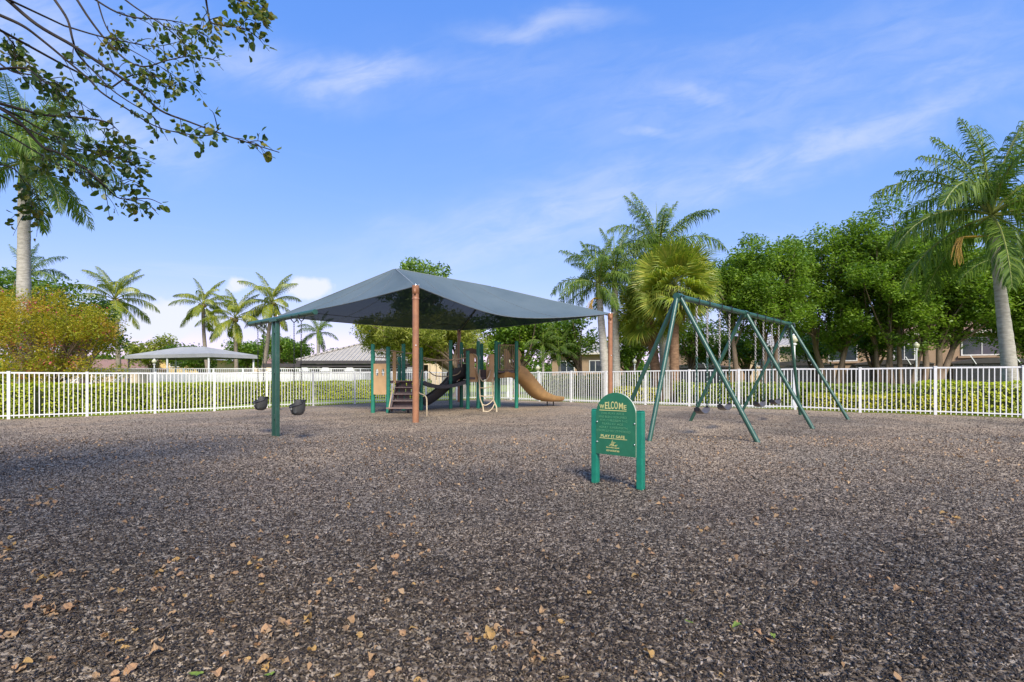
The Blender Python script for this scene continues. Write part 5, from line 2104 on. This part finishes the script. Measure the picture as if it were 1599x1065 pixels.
# ------------------------------------------------------------------ fallen leaves
def fallen():
    rr = random.Random(8)

    def leaf_me(name, m, seed, pointed=False):
        r2 = random.Random(seed)
        mb = MB()
        n = 7
        L, Wd = 1.0, (.42 if pointed else .78)
        rows = []
        curl = r2.uniform(.3, 1.1)
        tw = r2.uniform(-.5, .5)
        for i in range(n):
            t = i / (n - 1)
            w = Wd * .5 * (math.sin(math.pi * (t * .92 + .04)) ** (.9 if pointed else .55)) * r2.uniform(.85, 1.12)
            zc = .26 * curl * math.sin(math.pi * t) * (-1 if seed % 2 else 1) + .09 * r2.uniform(-1, 1)
            lop = r2.uniform(.65, 1.2)
            e = .34 * curl * w * 2
            rows.append([Vector((t - .5, -w, zc + e + tw * .2 * (t - .5))), Vector((t - .5, 0, zc)), Vector((t - .5, w * lop, zc + e * r2.uniform(.2, 1.6) - tw * .2 * (t - .5)))])
        mb.strip(rows)
        lo = min(v[2] for v in mb.v)
        mb.v = [(v[0], v[1], v[2] - lo) for v in mb.v]
        return mb.mesh(name, m)

    meshes = [leaf_me('fallen_leaf', M_dry[i % 3] if i % 7 else M_dry[1], 40 + i) for i in range(11)]
    green = [leaf_me('green_leaf', M_freshleaf, 90 + i, True) for i in range(3)]
    labs = {'dry_leaf_tan': ('dry tan curled leaf lying on the dark mulch', 'dry tan leaves on the mulch'), 'dry_leaf_rust': ('dry rust brown curled leaf lying on the dark mulch', 'dry rust leaves on the mulch'),
            'dry_leaf_amber': ('dry amber curled leaf lying on the dark mulch', 'dry amber leaves on the mulch')}
    hubs = [(rr.uniform(-20, 640) if rr.random() < .72 else rr.uniform(640, 1580), 740 + 320 * rr.random() ** .8) for _ in range(44)]
    pts = []
    for _ in range(4000):
        if len(pts) >= 175:
            break
        h = rr.choice(hubs)
        q = (h[0] + rr.gauss(0, 26), h[1] + rr.gauss(0, 9))
        if 700 < q[1] < 1075:
            pts.append(q)
    while len(pts) < 290:
        px, py = rr.uniform(-30, 1640), 720 + 360 * rr.random() ** .75
        dens = .95 if px < 520 else (.75 if px < 760 else .34)
        if py < 790:
            dens *= .35
        if rr.random() > dens:
            continue
        pts.append((px, py))
    for px, py in pts:
        g = G(px, py)
        me = rr.choice(meshes)
        s = min(.046, rr.lognormvariate(math.log(.033), .28)) * (1 + .10 * max(0, g.y - 2.5))
        o = solo('fallen_leaf', me, None, None, None, None, (g.x, g.y, g.z + rr.uniform(-.002, .010)))
        lb = labs[me.materials[0].name]
        tag(o, lb[0], 'leaf', lb[1])
        o.rotation_euler = (rr.uniform(-.5, .5), rr.uniform(-.5, .5), rr.uniform(0, 6.28))
        o.scale = (s, s, s)
    for (px, py, rz, s, lb) in ((1075, 977, 2.3, .042, 'green leaf left of the two other green leaves on the mulch'), (1151, 984, .5, .058, 'longest green leaf on the mulch, middle of the three below the sign'),
                                (1206, 1001, 1.4, .044, 'small green leaf right of the longest green leaf on the mulch')):
        g = G(px, py)
        o = solo('green_leaf', green[int(px) % 3], lb, 'leaf', 'green leaves fallen below the sign', None, (g.x, g.y, g.z + .016))
        o.rotation_euler = (.2, .1, rz)
        o.scale = (s, s, s)
    for (px, py, rz, s, lb) in ((305, 1060, .2, .05, 'pale green leaf at the bottom edge of the mulch, left part'), (420, 1061, .8, .036, 'small pale green leaf at the bottom edge beside the amber leaves')):
        g = G(px, py)
        o = solo('green_leaf', green[1], lb, 'leaf', None, None, (g.x, g.y, g.z + .016))
        o.rotation_euler = (.1, .2, rz)
        o.scale = (s, s, s)
    # many small shreds of leaf too small to pick apart
    n = 2600
    y = np.sqrt(rng.uniform(1.6 ** 2, 9.0 ** 2, n))
    x = np.where(rng.uniform(size=n) < .45, rng.uniform(-1.15, -.1, n), rng.uniform(-.3, 1.15, n)) * y
    c = np.stack([x, y, gz(x, y) + .014], 1)
    v, l, t = leaf_cloud(c, rng.uniform(.012, .034, n) + .0018 * y, .62, .9, None, .5)
    tag(solo('leaf_litter', np_mesh('leaf_litter', v, l, t, M_dry[0]), kind='stuff'), 'small brown leaf scraps strewn over the mulch', 'litter')


fallen()

# ------------------------------------------------------------------ buildings and street furniture behind the fences
def townhouse(label, x0p, y0, x1p, y1, wallm, eave, depth, windows, roofm, patios=(), pipe=None, rise=2.0, group='two storey houses behind the trees'):
    """A house whose front runs from (x0p at depth y0) to (x1p at depth y1)."""
    a, b = Vector((X_at(x0p, y0), y0, 0)), Vector((X_at(x1p, y1), y1, 0))
    d = (b - a).normalized()
    L = (b - a).length
    nb = Vector((-d.y, d.x, 0))
    if nb.y < 0:
        nb = -nb
    root = thing('townhouse', (a + b) / 2, label, 'house', group)
    mb = MB()
    mb.prism([(0, 0), (L, 0), (L, depth), (0, depth)], a, d, nb, Vector((0, 0, 1)), eave)
    part('wall', mb, wallm, root)
    o = .6
    pa, pb = a - d * o - nb * o, b + d * o - nb * o
    pc, pd = b + d * o + nb * (depth + o), a - d * o + nb * (depth + o)
    up = Vector((0, 0, 1))
    ra, rb = a + d * depth * .45 + nb * depth / 2, b - d * depth * .45 + nb * depth / 2
    e = up * (eave + .12)
    t = up * (eave + rise)
    mb = MB()
    mb.add([pa + e, pb + e, rb + t, ra + t], [(0, 1, 2, 3)])
    mb.add([pb + e, pc + e, rb + t], [(0, 1, 2)])
    mb.add([pc + e, pd + e, ra + t, rb + t], [(0, 1, 2, 3)])
    mb.add([pd + e, pa + e, ra + t], [(0, 1, 2)])
    roof = part('roof', mb, roofm, root)
    mb = MB()
    for p, q in ((pa, pb), (pb, pc), (pc, pd), (pd, pa)):
        mb.bar(p + up * (eave + .04), q + up * (eave + .04), .06, .20)
    mb.prism([(0, 0), (L + 2 * o, 0), (L + 2 * o, depth + 2 * o), (0, depth + 2 * o)], pa, d, nb, up, .02)
    mb.v[-8:] = [(v[0], v[1], v[2] + eave + .02) for v in mb.v[-8:]]
    part('fascia', mb, M_fascia, roof)
    for px, w, z0, z1 in windows:
        # where the sight line at this column meets the front
        k = (px - CX) / F
        s = (k * a.y - a.x) / (d.x - k * d.y)
        c = a + d * s
        mb = MB()
        fr = .09
        for dz, hh in ((z0 - fr / 2, fr), (z1 + fr / 2, fr)):
            mb.bar(c - d * (w / 2 + fr) - nb * .04 + up * dz, c + d * (w / 2 + fr) - nb * .04 + up * dz, .09, hh)
        for sx in (-w / 2 - fr / 2, 0, w / 2 + fr / 2):
            q = c + d * sx - nb * .042
            mb.box((q.x, q.y, (z0 + z1) / 2), (fr if sx else fr * .6, .08, z1 - z0), math.atan2(d.y, d.x))
        wn = part('window', mb, M_winf, root)
        for sx in (-w / 4, w / 4):
            mb = MB()
            q = c + d * sx - nb * .015
            mb.box((q.x, q.y, (z0 + z1) / 2), (w / 2 - .03, .02, z1 - z0), math.atan2(d.y, d.x))
            part('pane', mb, M_glass, wn)
        mb = MB()
        q = c - nb * .09
        mb.box((q.x, q.y, z0 - fr - .10), (w + .6, .18, .16), math.atan2(d.y, d.x))
        part('sill', mb, wallm, wn)
    if pipe:
        k = (pipe - CX) / F
        s = (k * a.y - a.x) / (d.x - k * d.y)
        c = a + d * s - nb * .08
        mb = MB()
        mb.tube([(c.x, c.y, 0), (c.x, c.y, eave - .1), (c.x + nb.x * -.4, c.y - nb.y * .4, eave)], .06, 8)
        part('downpipe', mb, mat('ochre_pipe', (0.55, 0.33, 0.16), None, 4, 0.6), root, True)
    return a, b, d, nb


def patio(label, a, d, nb, s0, s1, out=3.0, h=2.25):
    """Screened patio built against a house front."""
    up = Vector((0, 0, 1))
    p0, p1 = a + d * s0 - nb * out, a + d * s1 - nb * out
    root = thing('screened_patio', (p0 + p1) / 2, label, 'patio enclosure', 'screened patios along the house fronts')
    L = (p1 - p0).length
    mb = MB()
    n = max(2, round(L / 1.5))
    ang = math.atan2(d.y, d.x)
    for i in range(n + 1):
        p = p0.lerp(p1, i / n)
        mb.box((p.x, p.y, h / 2), (.07, .07, h), ang)
    for z in (.06, .85, h - .04):
        mb.bar(p0 + up * z, p1 + up * z, .05, .07)
    for p in (p0, p1):
        for z in (.06, h - .04):
            mb.bar(p + up * z, p + nb * (out - .1) + up * z, .05, .07)
    fr = part('frame', mb, M_scrf, root)
    for i in range(n):
        a0, a1 = p0.lerp(p1, i / n) + d * .04, p0.lerp(p1, (i + 1) / n) - d * .04
        mb = MB()
        mb.bar(a0 + up * (h / 2), a1 + up * (h / 2), .012, h - .18)
        part('screen_panel', mb, M_screen, root)
    rows = []
    for i in range(13):
        t = i / 12
        p = (p0 - d * .1).lerp(p1 + d * .1, t)
        z = h + .04 + .36 * (1 - abs(2 * t - 1) ** 2.2)
        rows.append([p + up * z - nb * .1, p + nb * (out - .05) + up * (z + .06)])
    mb = MB()
    mb.strip(rows)
    mb.strip([[r[0], r[0] * 1.0 + up * (h - r[0].z + .0)] for r in rows])
    part('roof', mb, M_scrf, root)
    mb = MB()
    for t, s in ((.28, .34), (.75, .34)):
        q = p0.lerp(p1, t) - nb * .12
        mb.bar(q + up * (h - .05), q + d * s + up * (h + .62), .05, .05)
    part('brace', mb, M_white, root)


hA = townhouse('tan two storey house on the far right, behind the tall palm', 1640, 37.5, 1268, 45.5, M_wall, 4.80, 9, [(1533, 2.35, 3.05, 4.35), (1316, 2.0, 2.75, 4.1), (1412, 1.3, 2.75, 4.0)], M_tiler, pipe=1465)
hB = townhouse('cream house front glimpsed past the far swing legs', 1262, 50.0, 1150, 54.0, M_wallc, 4.45, 8, [(1196, 1.6, 2.5, 3.6)], M_tileg, rise=1.6)
hC = townhouse('tan house behind the near swing legs, dark window under its eave', 1158, 52.5, 1038, 58.0, M_wall, 4.55, 8, [(1098, 2.0, 2.5, 3.9)], M_tileg, rise=1.8)
hD = townhouse('shaded house between the slide and the two white palm trunks', 945, 55.0, 862, 58.0, M_wall, 3.9, 8, [(885, 1.8, 1.9, 3.1), (930, 1.3, 1.9, 3.1)], M_tileg, rise=2.0)
for k, (s0, s1, lb) in enumerate(((1.0, 6.2, 'dark screened patio at the right edge, under the wide house window'), (7.4, 12.4, 'dark screened patio left of the white lamp post, under the house downpipe'), (14.0, 19.6, 'dark screened patio behind the far end of the swing frame'))):
    a, b, d, nb = hA
    patio(lb, a, d, nb, s0, s1)
a, b, d, nb = hC
patio('dark screened patio behind the near swing legs', a, d, nb, .8, 7.4)


def lamp(px, ytop, Y, label, ybase=None):
    x = X_at(px, Y)
    zt = HC + (HY - ytop) / F * Y
    g = gzf(x, Y) if Y < 40 else 0
    root = thing('garden_lamp', (x, Y, g), label, 'lamp post', 'white globe lamp posts')
    mb = MB()
    mb.tube([(x, Y, g - .1), (x, Y, g + .25), (x, Y, g + .3), (x, Y, zt - .42)], [.075, .075, .045, .04], 12)
    part('pole', mb, M_white, root, True)
    mb = MB()
    mb.tube([(x, Y, zt - .44), (x, Y, zt - .40), (x, Y, zt - .36)], [.05, .10, .06], 12)
    part('collar', mb, M_white, root, True)
    mb = MB()
    r = .15
    mb.tube([(x, Y, zt - .20 + r * math.sin(t)) for t in [R(a) for a in range(-80, 81, 20)]], [r * math.cos(R(a)) for a in range(-80, 81, 20)], 14)
    part('globe', mb, M_lamp, root, True)
    mb = MB()
    mb.tube([(x, Y, zt - .06), (x, Y, zt - .03), (x, Y, zt)], [.08, .05, .01], 10)
    part('finial', mb, M_white, root, True)


lamp(1240, 521, 18.4, 'white globe lamp post behind the far leg of the swing frame')
lamp(1431, 534, 27.0, 'white globe lamp post in front of the splayed tree trunks at right')
lamp(991, 560, 34.0, 'white globe lamp post right of the white palm trunks')
lamp(840, 570, 30.0, 'white globe lamp post just right of the tan slide')
lamp(793, 559, 29.0, 'white globe lamp post seen through the barred platform')
lamp(241, 560, 33.5, 'white globe lamp post under the left part of the grey pavilion')


def pavilion():
    up = Vector((0, 0, 1))
    near = P(328, 557.5, 32.0)
    zl = near.z
    lf, rt = Vector((X_at(195, 34.7), 34.7, zl)), Vector((X_at(402, 34.7), 34.7, zl))
    far = lf + rt - near
    far.z = zl
    root = thing('pavilion', (lf + rt) / 2 - up * zl, 'grey fabric pavilion with hipped roof beyond the left hedge', 'pavilion')
    h = .24
    cs = [near, rt, far, lf]
    c = (lf + rt) / 2
    r0, r1 = c.lerp((near + lf) / 2 * .5 + (far + rt) / 2 * .5, .2), c
    top = 3.33
    ax = (near - lf).normalized()
    ra, rb = c - ax * 1.2, c + ax * 1.2
    ra.z = rb.z = top
    E = [p + up * h for p in cs]
    mb = MB()
    mb.add([E[3], E[0], rb, ra], [(0, 1, 2, 3)])
    mb.add([E[0], E[1], rb], [(0, 1, 2)])
    mb.add([E[1], E[2], ra, rb], [(0, 1, 2, 3)])
    mb.add([E[2], E[3], ra], [(0, 1, 2)])
    roof = part('roof', mb, M_pav, root)
    mb = MB()
    for i in range(4):
        a, b = cs[i], cs[(i + 1) % 4]
        mb.bar(a + up * h / 2, b + up * h / 2, .04, h)
    part('valance', mb, M_pav, roof)
    for p in cs + [near.lerp(lf, .5)]:
        q = p.lerp(c, .06)
        mb = MB()
        mb.tube([(q.x, q.y, 0), (q.x, q.y, zl + .02)], .06, 10)
        part('post', mb, M_white if p is not cs[3] else M_scrf, root, True)


pavilion()


def pool_house():
    Y = 36.0
    up = Vector((0, 0, 1))
    x0, x1 = X_at(462, Y), X_at(660, Y)
    ez = HC + (HY - 563) / F * Y
    rz = HC + (HY - 541) / F * Y
    root = thing('pool_house', ((x0 + x1) / 2, Y + 3, 0), 'low pool house with pale tiled hip roof and white columns', 'building')
    dp = 7.0
    e = [Vector((x0, Y, ez)), Vector((x1, Y, ez)), Vector((x1, Y + dp, ez)), Vector((x0, Y + dp, ez))]
    ra, rb = Vector((X_at(535, Y), Y + dp / 2, rz + .35)), Vector((X_at(610, Y), Y + dp / 2, rz + .35))
    mb = MB()
    mb.add([e[0], e[1], rb, ra], [(0, 1, 2, 3)])
    mb.add([e[1], e[2], rb], [(0, 1, 2)])
    mb.add([e[2], e[3], ra, rb], [(0, 1, 2, 3)])
    mb.add([e[3], e[0], ra], [(0, 1, 2)])
    roof = part('roof', mb, M_tileg, root)
    mb = MB()
    for a, b in ((e[0], ra), (e[1], rb), (ra, rb)):
        mb.tube([a + up * .03, b + up * .03], .10, 8)
    part('ridge', mb, M_tileg, roof, True)
    mb = MB()
    mb.box(((x0 + x1) / 2, Y + .1, ez - .13), (x1 - x0, .2, .22))
    part('fascia', mb, M_dkfascia, roof)
    mb = MB()
    xl = X_at(416, Y)
    mb.box(((x0 + xl) / 2, Y + .1, ez - .36), (x0 - xl + .6, .24, .26))
    mb.box(((x0 + x1) / 2, Y + .3, ez - .36), (x1 - x0, .3, .22))
    part('beam', mb, M_dkfascia, root)
    for px in (426, 474, 507, 545, 590, 640):
        x = X_at(px, Y)
        mb = MB()
        mb.box((x, Y + .35, .95), (.46, .46, 1.9))
        col = part('column', mb, M_wwall, root)
        mb = MB()
        mb.box((x, Y + .35, 1.70), (.72, .62, .13))
        mb.box((x, Y + .35, 1.60), (.60, .54, .07))
        part('capital', mb, M_wwall, col)
    mb = MB()
    mb.box(((x0 + x1) / 2, Y + 4, ez / 2 - .1), (x1 - x0 - .6, .2, ez - .2))
    part('back_wall', mb, mat('brown_stucco', (0.16, 0.11, 0.075), None, 3, 0.9), root)
    for px in (492, 530, 570):
        x = X_at(px, Y + 3.88)
        mb = MB()
        mb.box((x, Y + 3.86, 1.0), (1.0, .06, 2.0))
        part('door', mb, M_dkfascia, root)


pool_house()


def far_house(label, x0p, x1p, ytop, Y, wallm, roofm, windows, rise=1.3, eave_only=False):
    up = Vector((0, 0, 1))
    x0, x1 = X_at(x0p, Y), X_at(x1p, Y)
    ez = HC + (HY - ytop) / F * Y
    root = thing('far_house', ((x0 + x1) / 2, Y, 0), label, 'house', 'houses far behind the pool')
    mb = MB()
    mb.box(((x0 + x1) / 2, Y + 4, ez / 2), (x1 - x0, 8, ez))
    part('wall', mb, wallm, root)
    e = [Vector((x0 - .5, Y - .5, ez + .02)), Vector((x1 + .5, Y - .5, ez + .02)), Vector((x1 + .5, Y + 8.5, ez + .02)), Vector((x0 - .5, Y + 8.5, ez + .02))]
    ra, rb = Vector((x0 + 3, Y + 4, ez + rise)), Vector((x1 - 3, Y + 4, ez + rise))
    mb = MB()
    mb.add(e + [ra, rb], [(0, 1, 5, 4), (1, 2, 5), (2, 3, 4, 5), (3, 0, 4), (3, 2, 1, 0)])
    part('roof', mb, roofm, root)
    for px, w, y0, y1 in windows:
        x = X_at(px, Y)
        z0, z1 = HC + (HY - y1) / F * Y, HC + (HY - y0) / F * Y
        mb = MB()
        mb.box((x, Y - .03, (z0 + z1) / 2), (w + .2, .08, z1 - z0 + .2))
        wn = part('window', mb, M_winf, root)
        mb = MB()
        mb.box((x, Y - .08, (z0 + z1) / 2), (w, .04, z1 - z0))
        part('pane', mb, M_glass, wn)


far_house('yellow house with two dark windows under the grey pavilion roof', 246, 312, 561, 56.0, M_wally, M_tileg, [(271, .62, 564, 572), (279.5, .62, 564, 572)], 1.2)
far_house('small house with terracotta roof glimpsed below the crape myrtle', 60, 215, 577, 52.0, M_wallc, M_tiler, [(110, .8, 579, 586), (170, .8, 579, 586)], 1.25)
far_house('small tan house with red roof between the pavilion and the toddler swing', 396, 424, 568, 62.0, M_wallc, M_tiler, [(410, .8, 572, 578)], 1.0)
far_house('cream house whose columns show behind the bridge of the play structure', 618, 690, 548, 58.0, M_wallc, M_tileg, [(640, 1.2, 556, 568)], 1.5)


def lounger(px, Y, ang, label):
    """White slatted pool lounger with raised back."""
    x = X_at(px, Y)
    o = Vector((x, Y, 0))
    d = Vector((math.cos(ang), math.sin(ang), 0))
    s = Vector((-d.y, d.x, 0))
    up = Vector((0, 0, 1))
    root = thing('pool_lounger', o, label, 'lounger', 'white pool loungers beyond the left hedge')
    hgt = .75
    pivot = o + up * hgt
    tip = pivot + d * .62 + up * .62
    mb = MB()
    for q in (-.32, .32):
        mb.tube([pivot - d * 1.3 + s * q, pivot + s * q, tip + s * q], .03, 6)
    part('frame', mb, M_white, root)
    for a, b in ((-1.2, .3), (0.0, .3)):
        for q in (-.3, .3):
            mb = MB()
            c = o + d * a + s * q
            mb.tube([(c.x, c.y, -.03), (c.x, c.y, hgt)], .028, 6)
            part('leg', mb, M_white, root)
    for i in range(9):
        c = pivot + d * (-1.25 + i * .145) + up * .03
        mb = MB()
        mb.box(c, (.10, .66, .025), ang)
        part('slat', mb, M_white, root)
    for i in range(5):
        c = pivot.lerp(tip, (i + .6) / 5) + up * .02
        mb = MB()
        mb.bar(c - s * .33, c + s * .33, .10, .03)
        part('slat', mb, M_white, root)


for i, px in enumerate((58, 84, 112, 142, 174)):
    lounger(px, 25.5 + .25 * i, R(25), ['white pool lounger farthest left, behind the crape myrtle stems', 'second white pool lounger from the left, under the crape myrtle', 'third white pool lounger, middle of the row of five',
                                       'fourth white pool lounger, next to the last in the row', 'last white pool lounger on the right, nearest the pool fence'][i])


def shrub(px, Y, h, label, leafm, seed):
    x = X_at(px, Y)
    cl = clump_set(x, Y, h * .55, h * .55, h * .5, h * .4, 16, h * .2, h * .32, seed, .2)
    root = thing('garden_shrub', (x, Y, 0), label, 'shrub', 'shrubs behind the right fence')
    mb = MB()
    for k in range(5):
        a = k * 1.3
        mb.tube([(x, Y, -.05), (x + .1 * math.cos(a), Y + .1 * math.sin(a), h * .4), (x + .3 * math.cos(a) * h, Y + .3 * math.sin(a) * h, h * .8)], [.02, .015, .006], 5)
    part('stem', mb, M_barkd, root, True)
    rs = np.random.default_rng(seed)
    cs = np.concatenate([unit(rs.normal(size=(130, 3))) * (c[3] * rs.uniform(.3, 1, 130))[:, None] + c[:3] for c in cl]) - np.array(BASE[root.name])
    v, l, t = leaf_cloud(cs, .09, .5, .3)
    part('foliage', np_mesh('foliage', v, l, t, leafm), None, root)


for i, (px, Y, h, lb) in enumerate(((1066, 22.0, .95, 'small shrub right of the brown fan palm trunk, seen through the near swing legs'), (1092, 21.5, .8, 'small shrub behind the first belt swing'),
                                     (1168, 20.5, .9, 'rounded shrub between the middle and far swing legs'), (1204, 20.0, .95, 'rounded shrub behind the farthest belt swing'), (1262, 19.5, .85, 'rounded shrub just right of the lamp post by the far swing leg'))):
    shrub(px, Y, h, lb, M_hedge if i % 2 else M_hedged, 70 + i)


def woodland():
    """Far-off tree line that closes the horizon."""
    rs = np.random.default_rng(99)
    cs = []
    for k in range(360):
        az = R(-62) + R(124) * k / 360 + rs.normal(0, .004)
        r = rs.uniform(85, 110)
        x, y = r * math.sin(az), r * math.cos(az)
        h = rs.uniform(3.2, 6.0)
        n = 170
        d = unit(rs.normal(size=(n, 3)))
        p = d * (rs.uniform(.3, 1, n) ** .5)[:, None] * np.array([2.6, 2.6, h / 2]) + np.array([x, y, h / 2])
        cs.append(p)
    v, l, t = leaf_cloud(np.concatenate(cs), .75, .6, .4)
    tag(solo('distant_woodland', np_mesh('distant_woodland', v, l, t, M_dkleaf), kind='stuff'), 'distant green tree line along the horizon', 'woodland')


woodland()


def verge():
    """Grass blades and weeds along the outer foot of both fences."""
    pts = []
    for A, B in ((FL0, FC), (FC, FR0)):
        d = B - A
        nb = Vector((-d.y, d.x, 0)).normalized()
        if nb.y < 0:
            nb = -nb
        n = 9000
        t = rng.uniform(-.08, 1.06, n)
        off = rng.exponential(.22, n) + .02
        p = np.array(A)[None] + np.outer(t, np.array(d)) + np.outer(off, np.array(nb))
        pts.append(p)
    p = np.concatenate(pts)
    n = len(p)
    p[:, 2] = gz(p[:, 0], p[:, 1]) - .03
    h = rng.lognormal(math.log(.075), .45, n)
    a = rng.uniform(0, 2 * np.pi, n)
    s = np.stack([np.cos(a), np.sin(a), np.zeros(n)], 1) * .006
    lean = np.stack([rng.normal(0, .35, n), rng.normal(0, .35, n), np.ones(n)], 1) * h[:, None]
    v = np.stack([p - s, p + s, p + lean], 1).reshape(-1, 3)
    tag(solo('verge_grass', np_mesh('verge_grass', v, np.arange(n * 3), np.full(n, 3), M_hedge), kind='stuff'), 'grass blades along the outer foot of the white fences', 'grass')


verge()
